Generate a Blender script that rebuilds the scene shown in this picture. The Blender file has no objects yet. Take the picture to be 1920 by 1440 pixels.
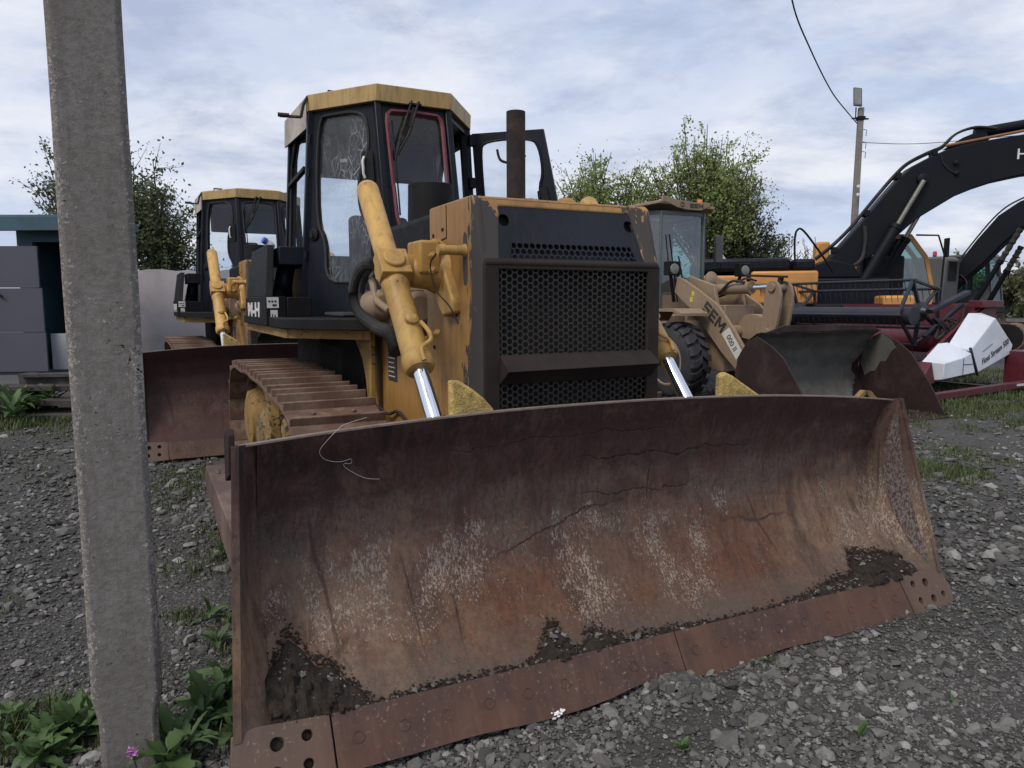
import bpy, bmesh, math, random
import numpy as np
from mathutils import Vector, Matrix, noise as mnoise
R = math.radians
scene = bpy.context.scene
col = scene.collection
random.seed(7)
rng = np.random.default_rng(11)

# ------------------------------------------------------------------ camera
cam_d = bpy.data.cameras.new('camera'); cam = bpy.data.objects.new('camera', cam_d); col.objects.link(cam)
cam_d.sensor_width = 36; cam_d.lens = 1361.6/1920*36; cam_d.clip_end = 3000; cam_d.clip_start = .05
cam.matrix_world = Matrix.Translation((0, 0, 1.47)) @ Matrix.Rotation(R(90-6.257), 4, 'X') @ Matrix.Rotation(R(-.207), 4, 'Z')
scene.camera = cam
scene.render.resolution_x = 1024; scene.render.resolution_y = 768

# ------------------------------------------------------------------ node helper
class NT:
    def __init__(s, nt): s.nt = nt
    def n(s, t, **kw):
        o = s.nt.nodes.new(t)
        for k, v in kw.items():
            if k in o.inputs.keys(): pass
            setattr(o, k, v)
        return o
    def put(s, sock, v):
        if isinstance(v, bpy.types.NodeSocket): s.nt.links.new(v, sock)
        elif v is not None:
            if hasattr(sock.default_value, '__len__'):
                if not hasattr(v, '__len__'): v = (v, v, v)
                if len(sock.default_value) == 4 and len(v) == 3: v = (*v, 1)
            sock.default_value = v
    def math(s, op, a, b=None, c=None, clamp=False):
        o = s.n('ShaderNodeMath', operation=op); o.use_clamp = clamp
        s.put(o.inputs[0], a)
        if b is not None: s.put(o.inputs[1], b)
        if c is not None: s.put(o.inputs[2], c)
        return o.outputs[0]
    def coord(s, which='Object'): return s.n('ShaderNodeTexCoord').outputs[which]
    def map(s, v, scale=(1, 1, 1), loc=(0, 0, 0), rot=(0, 0, 0)):
        o = s.n('ShaderNodeMapping'); s.put(o.inputs[0], v); o.inputs[1].default_value = loc; o.inputs[2].default_value = rot; o.inputs[3].default_value = scale
        return o.outputs[0]
    def noise(s, v, scale=5, detail=4, rough=.55, dist=0):
        o = s.n('ShaderNodeTexNoise'); s.put(o.inputs['Vector'], v)
        o.inputs['Scale'].default_value = scale; o.inputs['Detail'].default_value = detail; o.inputs['Roughness'].default_value = rough; o.inputs['Distortion'].default_value = dist
        return o.outputs['Fac']
    def voro(s, v, scale=5, feature='F1', out='Distance', rand=1):
        o = s.n('ShaderNodeTexVoronoi', feature=feature); s.put(o.inputs['Vector'], v); o.inputs['Scale'].default_value = scale
        o.inputs['Randomness'].default_value = rand
        return o.outputs[out]
    def ramp(s, fac, a, b, lo=0., hi=1.):
        o = s.n('ShaderNodeMapRange'); s.put(o.inputs[0], fac); o.inputs[1].default_value = a; o.inputs[2].default_value = b
        o.inputs[3].default_value = lo; o.inputs[4].default_value = hi
        return o.outputs[0]
    def mix(s, fac, a, b, blend='MIX'):
        o = s.n('ShaderNodeMix', data_type='RGBA', blend_type=blend); s.put(o.inputs[0], fac); s.put(o.inputs[6], a); s.put(o.inputs[7], b)
        return o.outputs[2]
    def sep(s, v):
        o = s.n('ShaderNodeSeparateXYZ'); s.put(o.inputs[0], v); return o.outputs
    def bump(s, h, dist=.01, strength=1, normal=None):
        o = s.n('ShaderNodeBump'); s.put(o.inputs['Height'], h); o.inputs['Distance'].default_value = dist; o.inputs['Strength'].default_value = strength
        if normal is not None: s.put(o.inputs['Normal'], normal)
        return o.outputs[0]

# ------------------------------------------------------------------ world and sun
SUN_EL, SUN_AZ = R(50), R(218)        # soft sun behind the cloud, behind the camera to the left
w = bpy.data.worlds.new('World'); scene.world = w; w.use_nodes = True
t = NT(w.node_tree); w.node_tree.nodes.clear()
sky = t.n('ShaderNodeTexSky', sky_type='NISHITA'); sky.sun_disc = False; sky.sun_elevation = SUN_EL; sky.sun_rotation = SUN_AZ
sky.air_density = 1.2; sky.dust_density = 2
g = t.coord('Generated')
x, y, z = t.sep(g)
zz = t.math('ADD', t.math('MAXIMUM', z, 0.0), .22)
cv = t.n('ShaderNodeCombineXYZ'); t.put(cv.inputs[0], t.math('DIVIDE', x, zz)); t.put(cv.inputs[1], t.math('DIVIDE', y, zz)); cv.inputs[2].default_value = 3.1
n1 = t.noise(t.map(cv.outputs[0], (.9, 1.1, 1), (2.1, .4, 0)), .8, 8, .6, .15)
n2 = t.noise(t.map(cv.outputs[0], (1.0, 1.15, 1), (7.3, 2.4, 1)), 1.9, 8, .62, .25)
cl = t.mix(t.ramp(n1, .40, .60), (5.0, 5.8, 7.7, 1), (7.2, 7.55, 8.5, 1))          # blue-grey underside to pale cloud
cl = t.mix(t.ramp(n2, .47, .62, 0, .8), cl, (4.0, 4.55, 6.1, 1))
n3 = t.noise(t.map(cv.outputs[0], (.9, 1.2, 1), (1.3, 9.4, 1)), 1.5, 8, .6, .2)
cl = t.mix(t.ramp(n3, .48, .64, 0, .8), cl, (8.6, 8.6, 9.0, 1))
fin = t.mix(.88, sky.outputs[0], cl)
bg = t.n('ShaderNodeBackground'); t.put(bg.inputs[0], fin); bg.inputs[1].default_value = .085
wo = t.n('ShaderNodeOutputWorld'); w.node_tree.links.new(bg.outputs[0], wo.inputs[0])
sd = bpy.data.lights.new('sun', 'SUN'); sd.energy = 1.7; sd.angle = R(18); sd.color = (1, .92, .80)
sun = bpy.data.objects.new('sun', sd); col.objects.link(sun)
# nishita: rotation 0 = +Y, clockwise seen from above
sdir = Vector((math.sin(SUN_AZ)*math.cos(SUN_EL), math.cos(SUN_AZ)*math.cos(SUN_EL), math.sin(SUN_EL)))
sun.rotation_euler = sdir.to_track_quat('Z', 'Y').to_euler()
scene.view_settings.view_transform = 'Standard'; scene.view_settings.look = 'None'; scene.view_settings.gamma = 1
scene.view_settings.exposure = 0.42
scene.render.engine = 'CYCLES'
scene.cycles.max_bounces = 8; scene.cycles.transparent_max_bounces = 16

# ------------------------------------------------------------------ materials
def newmat(name):
    m = bpy.data.materials.new(name); m.use_nodes = True; nt = m.node_tree; nt.nodes.clear()
    t = NT(nt); p = t.n('ShaderNodeBsdfPrincipled'); o = t.n('ShaderNodeOutputMaterial'); nt.links.new(p.outputs[0], o.inputs[0])
    return m, t, p, o
MATS = {}
def simple(name, c, rough=.6, metal=0, var=.25, scale=6, bump=.0, dirt=None, dirt_amt=.4, spec=None):
    m, t, p, o = newmat(name); v = t.coord()
    n = t.noise(v, scale, 6, .6); n2 = t.noise(v, scale*6, 4, .6)
    f = t.math('ADD', t.math('MULTIPLY', n, .65), t.math('MULTIPLY', n2, .35))
    c = Vector(c)
    cc = t.mix(t.ramp(f, .3, .7), tuple(c*(1-var)), tuple(c*(1+var)))
    if dirt is not None:
        d = t.noise(v, scale*.6, 8, .65, .4)
        cc = t.mix(t.ramp(d, .48, .68, 0, dirt_amt), cc, dirt)
    t.put(p.inputs['Base Color'], cc); t.put(p.inputs['Roughness'], t.ramp(n2, .3, .7, max(0, rough-.1), min(1, rough+.1))); p.inputs['Metallic'].default_value = metal
    if spec is not None: p.inputs['Specular IOR Level'].default_value = spec
    if bump: t.put(p.inputs['Normal'], t.bump(f, bump))
    MATS[name] = m; return m

def worn_paint(name, c, c2, chip=(.045, .032, .028), amt=.5, dirt=(.10, .07, .04), gl=.5, extra=None, cover=.6, spec=.5):
    m, t, p, o = newmat(name); v = t.coord()
    big = t.noise(v, 1.6, 5, .6, .3); mid = t.noise(v, 7, 6, .6); fine = t.noise(v, 42, 5, .65); vs = t.noise(t.map(v, (9, 9, .9)), 3, 5, .6)
    cc = t.mix(t.ramp(big, .35, .65), c, c2)
    cc = t.mix(t.ramp(vs, .46, .70, 0, .55), cc, dirt)                       # run-down dirt streaks
    cc = t.mix(t.ramp(mid, .52, .8, 0, .5), cc, dirt)
    f = t.math('ADD', t.math('MULTIPLY', fine, .6), t.math('MULTIPLY', mid, .4))
    chipm = t.ramp(f, cover, cover+.025)
    if extra: chipm = t.math('MAXIMUM', chipm, extra(t, v, mid, fine))
    cc = t.mix(chipm, cc, chip)
    p.inputs['Specular IOR Level'].default_value = spec
    t.put(p.inputs['Base Color'], cc); t.put(p.inputs['Roughness'], t.ramp(chipm, 0, 1, gl, .85))
    t.put(p.inputs['Normal'], t.bump(t.math('SUBTRACT', t.math('MULTIPLY', mid, .4), chipm), .0015, .8))
    MATS[name] = m; return m

def guard_wear(t, v, mid, fine):
    # paint rubbed off along the front corner and top rim of the radiator guard
    x, y, z = t.sep(v)
    nn = t.noise(t.map(v, (6, 6, 2.2)), 3, 6, .65, .3)
    e = t.math('ADD', t.math('MULTIPLY', t.math('SUBTRACT', nn, .5), .55), t.ramp(x, -.78, -.6, -.02, .16))
    e = t.math('ADD', e, t.ramp(z, 1.95, 1.0, -.05, .03))
    topy = t.math('MULTIPLY', t.math('GREATER_THAN', z, 1.915), t.math('LESS_THAN', t.math('ABSOLUTE', t.math('SUBTRACT', y, -.04)), .36))
    e = t.math('SUBTRACT', e, t.math('MULTIPLY', topy, .20))
    front = t.ramp(e, .055, .068)
    front = t.math('MULTIPLY', front, t.math('GREATER_THAN', x, -.80))
    # scorched/dark scrape on the side
    a = t.math('POWER', t.math('DIVIDE', t.math('SUBTRACT', x, -.735), .03), 4); b = t.math('POWER', t.math('DIVIDE', t.math('SUBTRACT', z, 1.68), .13), 4)
    s = t.math('LESS_THAN', t.math('ADD', t.math('ADD', a, b), t.math('MULTIPLY', fine, 1.2)), 1.35)
    return t.math('MAXIMUM', front, s)

YEL = worn_paint('yellow_paint', (.54, .325, .085), (.43, .245, .062), cover=.625, dirt=(.17, .11, .055))
YELG = worn_paint('guard_paint', (.41, .220, .062), (.31, .162, .045), chip=(.050, .044, .041), extra=guard_wear, cover=.70, gl=.45)
YELD = worn_paint('dirty_yellow', (.36, .215, .05), (.22, .13, .035), cover=.56, dirt=(.09, .06, .035), gl=.7)
YELX = worn_paint('grimy_yellow', (.30, .185, .05), (.15, .10, .04), chip=(.035, .028, .022), cover=.52, dirt=(.10, .08, .055), gl=.8)
ROOFP = worn_paint('roof_paint', (.47, .325, .135), (.42, .28, .10), chip=(.12, .06, .03), cover=.69)
NAVY = worn_paint('navy_paint', (.0065, .0088, .0170), (.0045, .006, .0105), chip=(.022, .022, .024), dirt=(.017, .0165, .018), cover=.72, gl=.42, spec=.18)
PANEL = worn_paint('panel_paint', (.0125, .0165, .028), (.009, .011, .018), chip=(.07, .05, .04), dirt=(.026, .024, .023), cover=.72, gl=.5, spec=.25)
BLK = simple('black_steel', (.006, .006, .007), .6, 0, .35, 5, .002, (.018, .016, .0145), .6, .2)
GRLM = simple('grille_mesh_steel', (.030, .026, .024), .6, .0, .35, 5, .001, (.05, .04, .033), .6, .3)
GRL = simple('grille_steel', (.023, .0175, .0155), .75, .0, .35, 5, .002, (.036, .026, .021), .7, .25)
RUSTD = simple('rusty_pipe', (.020, .014, .0125), .85, 0, .4, 9, .004, (.10, .05, .03), .5)
RUB = simple('rubber', (.018, .018, .019), .8, 0, .3, 8, .002, (.07, .065, .06), .45)
TYRE = simple('tyre_rubber', (.019, .020, .025), .75, 0, .3, 6, .003, (.075, .07, .065), .35)
DARKV = simple('dark_inside', (.006, .006, .006), .9)  # near-black, puts the darkness of cavities into the colour
CHROME = simple('chrome', (.75, .78, .84), .12, 1, .06, 3)
SEAT = simple('seat_cloth', (.02, .02, .022), .85)
WHITE = simple('white_panel', (.62, .66, .74), .5, 0, .06, 2, 0, (.35, .33, .3), .35)
CREAM = simple('cream_roof', (.42, .37, .31), .6, 0, .2, 4, 0, (.16, .12, .09), .75)
STICK = simple('sticker_white', (.55, .55, .52), .5, 0, .2, 20)
DECAL = simple('decal_dark', (.03, .026, .025), .6)
DECALW = simple('decal_white', (.6, .6, .6), .5)
RED = simple('red_trim', (.115, .016, .030), .5, 0, .35, 20)
MAR = simple('maroon_paint', (.085, .012, .020), .45, 0, .25, 3, 0, (.05, .03, .03), .5)
ARMR = simple('push_arm_rust', (.095, .058, .045), .7, 0, .35, 4, .002, (.22, .17, .15), .7, .3)
MARR = simple('maroon_rust', (.024, .012, .012), .7, 0, .45, 3, .002, (.060, .042, .036), .75, .3)
DKBL = simple('reel_paint', (.014, .017, .027), .45, 0, .25, 3, 0, (.05, .045, .04), .3)
BOOM = simple('boom_paint', (.0065, .008, .0125), .5, 0, .25, 1.2, 0, (.015, .0145, .014), .5, .16)
ORG = simple('orange_paint', (.52, .24, .06), .45, 0, .12, 2, 0, (.2, .12, .05), .35)
GREY = simple('grey_paint', (.085, .085, .085), .5, 0, .12, 2, 0, (.05, .045, .04), .4)
SAND = worn_paint('sand_paint', (.27, .195, .125), (.21, .15, .10), chip=(.05, .035, .03), dirt=(.165, .12, .085), cover=.66, gl=.6)
TEALD = simple('teal_paint', (.035, .085, .12), .7, 0, .2, 3, 0, (.03, .03, .03), .4)
GATE = simple('gate_steel', (.062, .066, .092), .7, 0, .12, 1.3, 0, (.06, .055, .06), .5)
WALLM = simple('wall_concrete', (.40, .375, .40), .9, 0, .10, 1.2, .006, (.24, .22, .23), .6)
WOOD = simple('old_wood', (.042, .036, .033), .9, 0, .6, 5, .006, (.09, .085, .08), .5)
BARR = simple('barrel_teal', (.03, .15, .19), .6, 0, .2)
AMBER = simple('amber_plastic', (.7, .16, .03), .4)
REDP = simple('red_plastic', (.5, .03, .04), .4)
BLUEP = simple('blue_plastic', (.05, .08, .38), .4)
PLAST = simple('milky_plastic', (.55, .56, .55), .4)
LAMPG = simple('lamp_glass', (.16, .165, .16), .3)
CABLE = simple('cable', (.02, .02, .022), .7)
STRG = simple('string_fibre', (.40, .38, .35), .9)
POLED = simple('far_pole_concrete', (.20, .18, .165), .9, 0, .25, 3, .004)
SNOWY = simple('white_foam', (.75, .75, .75), .9)

def glass(name, tint, fac, dirt=0., cracks=False):
    m = bpy.data.materials.new(name); m.use_nodes = True; nt = m.node_tree; nt.nodes.clear(); t = NT(nt)
    o = t.n('ShaderNodeOutputMaterial'); tr = t.n('ShaderNodeBsdfTransparent'); tr.inputs[0].default_value = (*tint, 1)
    gl = t.n('ShaderNodeBsdfGlossy'); gl.inputs['Roughness'].default_value = .04; gl.inputs[0].default_value = (.9, .93, 1, 1)
    df = t.n('ShaderNodeBsdfDiffuse'); df.inputs[0].default_value = (.40, .42, .43, 1)
    m1 = t.n('ShaderNodeMixShader'); m1.inputs[0].default_value = fac
    nt.links.new(tr.outputs[0], m1.inputs[1]); nt.links.new(gl.outputs[0], m1.inputs[2])
    m2 = t.n('ShaderNodeMixShader'); v = t.coord()
    d = t.ramp(t.noise(t.map(v, (3, 3, .8)), 6, 6, .65), .4, .75, dirt*.35, dirt)
    if cracks:
        wv = t.map(v, (1, 1, .28)); wn = t.noise(v, 5, 3, .5)
        dv = t.n('ShaderNodeVectorMath', operation='ADD'); t.put(dv.inputs[0], wv)
        cb = t.n('ShaderNodeCombineXYZ'); t.put(cb.inputs[0], t.math('MULTIPLY', wn, .12)); t.put(cb.inputs[1], t.math('MULTIPLY', wn, .1)); nt.links.new(cb.outputs[0], dv.inputs[1])
        e = t.voro(dv.outputs[0], 17, 'DISTANCE_TO_EDGE'); e2 = t.voro(dv.outputs[0], 38, 'DISTANCE_TO_EDGE')
        c1 = t.math('LESS_THAN', e, .022); c2 = t.math('LESS_THAN', e2, .03)
        msk = t.ramp(t.noise(v, 2.3, 4, .6), .36, .55)
        c = t.math('MULTIPLY', t.math('MAXIMUM', t.math('MULTIPLY', c1, .45), t.math('MULTIPLY', c2, .35)), msk)
        d = t.math('MAXIMUM', d, t.math('ADD', c, t.math('MULTIPLY', msk, .08)))
    t.put(m2.inputs[0], d); nt.links.new(m1.outputs[0], m2.inputs[1]); nt.links.new(df.outputs[0], m2.inputs[2])
    nt.links.new(m2.outputs[0], o.inputs[0]); return m
GLS = glass('window_glass', (.86, .90, .93), .045, .05)
GLSC = glass('cracked_glass', (.80, .85, .88), .05, .12, True)
GLST = glass('tinted_glass', (.42, .62, .62), .13, .12)

def blade_material(name, fresh=0.):
    m, t, p, o = newmat(name); v = t.coord(); x, y, z = t.sep(v)
    big = t.noise(v, 1.7, 6, .62, .4); mid = t.noise(v, 7, 7, .68, .3); fin = t.noise(v, 38, 6, .72)
    vst = t.noise(t.map(v, (9, 9, 1.0)), 2.2, 7, .68); vs2 = t.noise(t.map(v, (34, 34, 3.2)), 2.0, 6, .7)
    grain = t.math('ADD', t.math('MULTIPLY', fin, .5), t.math('MULTIPLY', vs2, .5))
    zz = t.math('ADD', z, t.math('MULTIPLY', t.math('SUBTRACT', mid, .5), .40)); zz = t.math('ADD', zz, t.math('MULTIPLY', t.math('SUBTRACT', vst, .5), .30))
    c = t.mix(t.ramp(grain, .35, .65), (.036, .0165, .0145), (.088, .042, .036))                # dark maroon upper plate
    low = t.ramp(zz, .74, .46)
    brown = t.mix(t.ramp(grain, .32, .66), (.052, .029, .020), (.150, .090, .062)); c = t.mix(t.math('MULTIPLY', low, .9), c, brown)
    rust = t.mix(t.ramp(grain, .34, .66), (.058, .023, .012), (.145, .060, .030))
    c = t.mix(t.math('MULTIPLY', t.ramp(zz, .60, .38), t.ramp(big, .43, .56, 0, .85)), c, rust)
    ay = t.math('ADD', t.math('ABSOLUTE', t.math('ADD', y, .0)), t.math('MULTIPLY', t.math('SUBTRACT', big, .5), 1.3))
    tan = t.math('MULTIPLY', t.ramp(ay, .80, 1.2), t.ramp(zz, .70, .46))
    c = t.mix(t.math('MULTIPLY', tan, t.ramp(vst, .36, .6, .25, .95)), c, t.mix(t.ramp(grain, .3, .7), (.105, .066, .045), (.245, .165, .112)))
    # bare grey-green metal showing in a band
    bz = t.math('ABSOLUTE', t.math('SUBTRACT', zz, .67)); g0 = t.math('MULTIPLY', t.ramp(bz, .20, .05), t.ramp(t.noise(t.map(v, (1, 1.8, 3.0), (5, 1, 2)), 1.5, 6, .65), .42, .56))
    g0 = t.math('MULTIPLY', g0, t.ramp(t.noise(t.map(v, (1, 1, .5)), 80, 4, .8), .47, .53, .12, 1)); c = t.mix(t.math('MULTIPLY', g0, .6), c, t.mix(mid, (.062, .060, .050), (.115, .112, .095)))
    stn = t.noise(t.map(v, (1, 2.2, .9), (4, 7, 1)), 2.6, 8, .72, .8); c = t.mix(t.ramp(stn, .50, .60, 0, .55), c, (.030, .0155, .013))
    stn2 = t.noise(t.map(v, (1, 1.2, .8), (9, 3, 5)), 5.5, 7, .72, .5); c = t.mix(t.ramp(stn2, .54, .62, 0, .45), c, t.mix(grain, (.05, .03, .022), (.19, .13, .095)))
    # rubbed-through speckle drawn out vertically
    spk = t.noise(t.map(v, (1, 1, .42)), 125, 4, .82); spk2 = t.noise(t.map(v, (1, 1, .45)), 46, 5, .75)
    dm = t.noise(t.map(v, (1, 1.7, 1.1), (3, 2, 8)), 2.1, 7, .72, .5)
    zm = t.math('MULTIPLY', t.ramp(zz, .76, .56), t.ramp(zz, .08, .22, .25, 1))
    dens = t.math('MULTIPLY', t.ramp(dm, .33, .53), zm)
    dens = t.math('MULTIPLY', dens, t.ramp(big, .62, .46, .30, 1)); thr = t.math('SUBTRACT', .64, t.math('MULTIPLY', dens, .155))
    comb = t.math('ADD', t.math('MULTIPLY', spk, .72), t.math('MULTIPLY', spk2, .28))
    sp = t.math('MULTIPLY', t.ramp(t.math('SUBTRACT', comb, thr), -.005, .035), t.ramp(dens, .0, .2))
    c = t.mix(t.math('MULTIPLY', sp, .88), c, t.mix(t.ramp(zz, .35, .65), (.33, .255, .205), (.17, .155, .15)))
    dk = t.ramp(t.math('ADD', t.math('MULTIPLY', spk2, .6), t.math('MULTIPLY', vst, .4)), .56, .64, 0, .55); c = t.mix(dk, c, (.022, .013, .012))
    # long thin scratches
    wb = t.math('ADD', t.math('MULTIPLY', t.math('SUBTRACT', t.noise(v, 1.6, 6, .62), .5), .30), t.math('MULTIPLY', t.math('SUBTRACT', t.noise(v, 60, 3, .6), .5), .010))
    sc = None
    for (a, b, y0, y1, wd) in ((.80, .02, -.35, .75, .0035), (.67, .05, -.30, .45, .003), (.56, .22, -.75, .0, .005), (.50, -.02, .45, 1.0, .006), (.92, -.03, -.9, .2, .0022)):
        lin = t.math('SUBTRACT', z, t.math('ADD', t.math('MULTIPLY', t.math('SUBTRACT', y, (y0+y1)/2), b), a))
        l = t.ramp(t.math('ABSOLUTE', t.math('ADD', lin, wb)), wd*1.6, wd*.5)
        e_ = t.math('MULTIPLY', t.ramp(y, y0, y0+.2), t.ramp(y, y1, y1-.2)); l = t.math('MULTIPLY', l, e_)
        sc = l if sc is None else t.math('MAXIMUM', sc, l)
    for (a, b, z0, z1, wd) in ((-1.33, .12, .25, .8, .006), (-1.02, .1, .2, .6, .003), (-.86, .06, .2, .5, .0025), (.72, .35, .25, .62, .006), (.1, -.1, .55, .85, .003)):
        lin = t.math('SUBTRACT', y, t.math('ADD', t.math('MULTIPLY', t.math('SUBTRACT', (z0+z1)/2, z), b), a))
        l = t.ramp(t.math('ABSOLUTE', t.math('ADD', lin, t.math('MULTIPLY', wb, .25))), wd*1.6, wd*.5)
        l = t.math('MULTIPLY', l, t.math('MULTIPLY', t.ramp(z, z0, z0+.12), t.ramp(z, z1, z1-.12)))
        sc = t.math('MAXIMUM', sc, l)
    c = t.mix(t.math('MULTIPLY', sc, .6), c, (.020, .012, .011))
    # dusty soil film fading up from the dirt along the bottom, greasy dark smears by the top corners
    film = t.ramp(t.math('ADD', z, t.math('MULTIPLY', t.math('SUBTRACT', mid, .5), .30)), .30, .16, 0, .75); c = t.mix(film, c, t.mix(grain, (.045, .035, .029), (.12, .092, .074)))
    sm = t.math('MULTIPLY', t.ramp(t.math('ADD', z, t.math('MULTIPLY', y, -.16)), 1.0, 1.22), t.ramp(t.noise(t.map(v, (2, 6, 2)), 2.5, 6, .65), .46, .58, 0, .75)); c = t.mix(sm, c, (.008, .008, .010))
    if fresh: c = t.mix(fresh, c, (.036, .011, .013))
    t.put(p.inputs['Base Color'], c); t.put(p.inputs['Roughness'], t.ramp(mid, .3, .7, .6, .85)); p.inputs['Specular IOR Level'].default_value = .35
    h = t.math('ADD', t.math('MULTIPLY', grain, .7), t.math('ADD', t.math('MULTIPLY', sp, .5), t.math('MULTIPLY', sc, -1.)))
    t.put(p.inputs['Normal'], t.bump(h, .003, .8)); return m
BLADE = blade_material('blade_steel')
BLADE2 = blade_material('blade_steel_painted', .72)

WEAR = None
def wear_material():
    m, t, p, o = newmat('worn_plate'); v = t.coord()
    s = t.noise(t.map(v, (60, 60, 30)), 1.7, 4, .75); b = t.noise(v, 4, 4, .6)
    c = t.mix(t.ramp(s, .47, .53), (.04, .022, .02), t.mix(b, (.11, .085, .075), (.17, .15, .14)))
    c = t.mix(t.ramp(b, .5, .6, 0, .5), c, (.06, .03, .025))
    t.put(p.inputs['Base Color'], c); p.inputs['Roughness'].default_value = .7; t.put(p.inputs['Normal'], t.bump(s, .002)); return m
WEAR = wear_material(); EDGET = simple('worn_highlight_edge', (.16, .125, .105), .6, 0, .4, 14)  # top edge: bare worn metal, its pale colour also paints the highlight
def edge_material(name):
    m, t, p, o = newmat(name); v = t.coord(); x, y, z = t.sep(v)
    big = t.noise(v, 2.2, 5, .6); mid = t.noise(v, 9, 6, .6); fin = t.noise(v, 60, 4, .7); vs = t.noise(t.map(v, (3, 14, 2)), 2, 4, .6)
    c = t.mix(t.ramp(big, .35, .65), (.092, .040, .023), (.052, .026, .020))
    c = t.mix(t.ramp(vs, .45, .7, 0, .5), c, (.120, .066, .044)); c = t.mix(t.ramp(mid, .48, .72, 0, .7), c, (.040, .022, .019))
    c = t.mix(t.ramp(t.math('ABSOLUTE', y), 1.34, 1.42, 0, .55), c, (.115, .080, .060))
    c = t.mix(t.math('MULTIPLY', t.ramp(fin, .60, .68), t.ramp(big, .42, .6, 0, .7)), c, (.27, .20, .17))
    t.put(p.inputs['Base Color'], c); p.inputs['Roughness'].default_value = .72
    t.put(p.inputs['Normal'], t.bump(t.math('ADD', mid, t.math('MULTIPLY', fin, .4)), .003, .6)); return m
EDGE = edge_material('cutting_edge_steel')
TRK = simple('track_rust', (.115, .066, .045), .75, .0, .45, 9, .003, (.27, .20, .155), .6)

def ground_material():
    m, t, p, o = newmat('gravel_ground'); v = t.coord()
    b = t.noise(v, .35, 5, .6, .3); md = t.noise(v, 3, 6, .65); f = t.noise(v, 55, 5, .7)
    vo = t.n('ShaderNodeTexVoronoi'); t.put(vo.inputs['Vector'], v); vo.inputs['Scale'].default_value = 42
    vo2 = t.n('ShaderNodeTexVoronoi'); t.put(vo2.inputs['Vector'], v); vo2.inputs['Scale'].default_value = 110
    s1 = t.sep(vo.outputs['Color'])[0]; s2 = t.sep(vo2.outputs['Color'])[1]
    c = t.mix(t.ramp(b, .35, .65), (.036, .035, .034), (.066, .063, .059))
    c = t.mix(t.math('MULTIPLY', t.ramp(s1, .55, 1, 0, .8), t.ramp(vo.outputs['Distance'], .45, .3)), c, (.11, .108, .11))
    c = t.mix(t.math('MULTIPLY', t.math('GREATER_THAN', s2, .86), t.ramp(vo2.outputs['Distance'], .4, .3)), c, (.30, .29, .28))
    c = t.mix(t.ramp(md, .55, .75, 0, .6), c, (.032, .028, .026))
    grn = t.ramp(t.noise(t.map(v, (1, 1, 1), (4, 0, 0)), .5, 6, .7), .56, .68, 0, .35)
    c = t.mix(grn, c, (.045, .055, .025))
    t.put(p.inputs['Base Color'], c); p.inputs['Roughness'].default_value = .9
    h = t.math('ADD', t.math('MULTIPLY', t.math('SUBTRACT', 1, vo.outputs['Distance']), .8), t.math('ADD', t.math('MULTIPLY', f, .5), t.math('MULTIPLY', t.math('SUBTRACT', 1, vo2.outputs['Distance']), .35)))
    t.put(p.inputs['Normal'], t.bump(h, .018, 1)); return m
GROUND = ground_material()
def stone_material(name, base, spread):
    m, t, p, o = newmat(name); v = t.coord()
    a = t.n('ShaderNodeAttribute'); a.attribute_name = 'tone'
    n = t.noise(v, 60, 4, .6)
    c = t.mix(a.outputs['Fac'], tuple(Vector(base)*.55), tuple(Vector(base)*spread))
    c = t.mix(t.ramp(n, .4, .7, 0, .4), c, (.05, .045, .04))
    t.put(p.inputs['Base Color'], c); p.inputs['Roughness'].default_value = .88; t.put(p.inputs['Normal'], t.bump(n, .002, .6)); return m
STONE = stone_material('stone', (.080, .078, .075), 3.4)
SOIL = simple('dark_soil', (.032, .026, .022), .98, 0, .6, 30, .012, None, 0, .1)
def concrete_pole_mat():
    m, t, p, o = newmat('pole_concrete'); v = t.coord(); x, y, z = t.sep(v)
    b = t.noise(v, 4, 7, .68); f = t.noise(v, 60, 6, .75); hs = t.noise(t.map(v, (3, 3, 9)), 4, 6, .65)
    vs = t.noise(t.map(v, (14, 14, .8)), 2, 6, .65); dn = t.noise(t.map(v, (1, 1, .5)), 9, 6, .7)
    c = t.mix(t.ramp(b, .3, .7), (.152, .140, .130), (.215, .202, .190)); c = t.mix(t.ramp(f, .42, .66, 0, .7), c, (.095, .083, .077))
    c = t.mix(t.ramp(hs, .52, .7, 0, .4), c, (.22, .21, .20)); c = t.mix(t.ramp(vs, .52, .68, 0, .4), c, (.095, .086, .086))
    w1 = t.noise(v, 75, 4, .7, .8); w2 = t.noise(v, 150, 3, .6, .6)
    edge = t.ramp(t.math('ABSOLUTE', x), .05, .10, 0, .10)
    wsp = t.ramp(t.math('ADD', t.math('ADD', t.math('MULTIPLY', w1, .6), t.math('MULTIPLY', w2, .25)), t.math('ADD', t.math('MULTIPLY', dn, .35), edge)), .69, .72)
    c = t.mix(t.math('MULTIPLY', wsp, .6), c, (.40, .375, .35))
    q1 = t.noise(t.map(v, (1, 1, .8), (.3, .1, .2)), 48, 4, .65, .5); pit = t.ramp(t.math('ADD', t.math('MULTIPLY', q1, .75), t.math('MULTIPLY', dn, .25)), .64, .66)
    c = t.mix(pit, c, (.022, .020, .020))
    t.put(p.inputs['Base Color'], c); p.inputs['Roughness'].default_value = .92; p.inputs['Specular IOR Level'].default_value = .3
    t.put(p.inputs['Normal'], t.bump(t.math('SUBTRACT', t.math('ADD', f, t.math('MULTIPLY', wsp, .4)), t.math('MULTIPLY', pit, 2.)), .004, .9)); return m
POLE = concrete_pole_mat()
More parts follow.
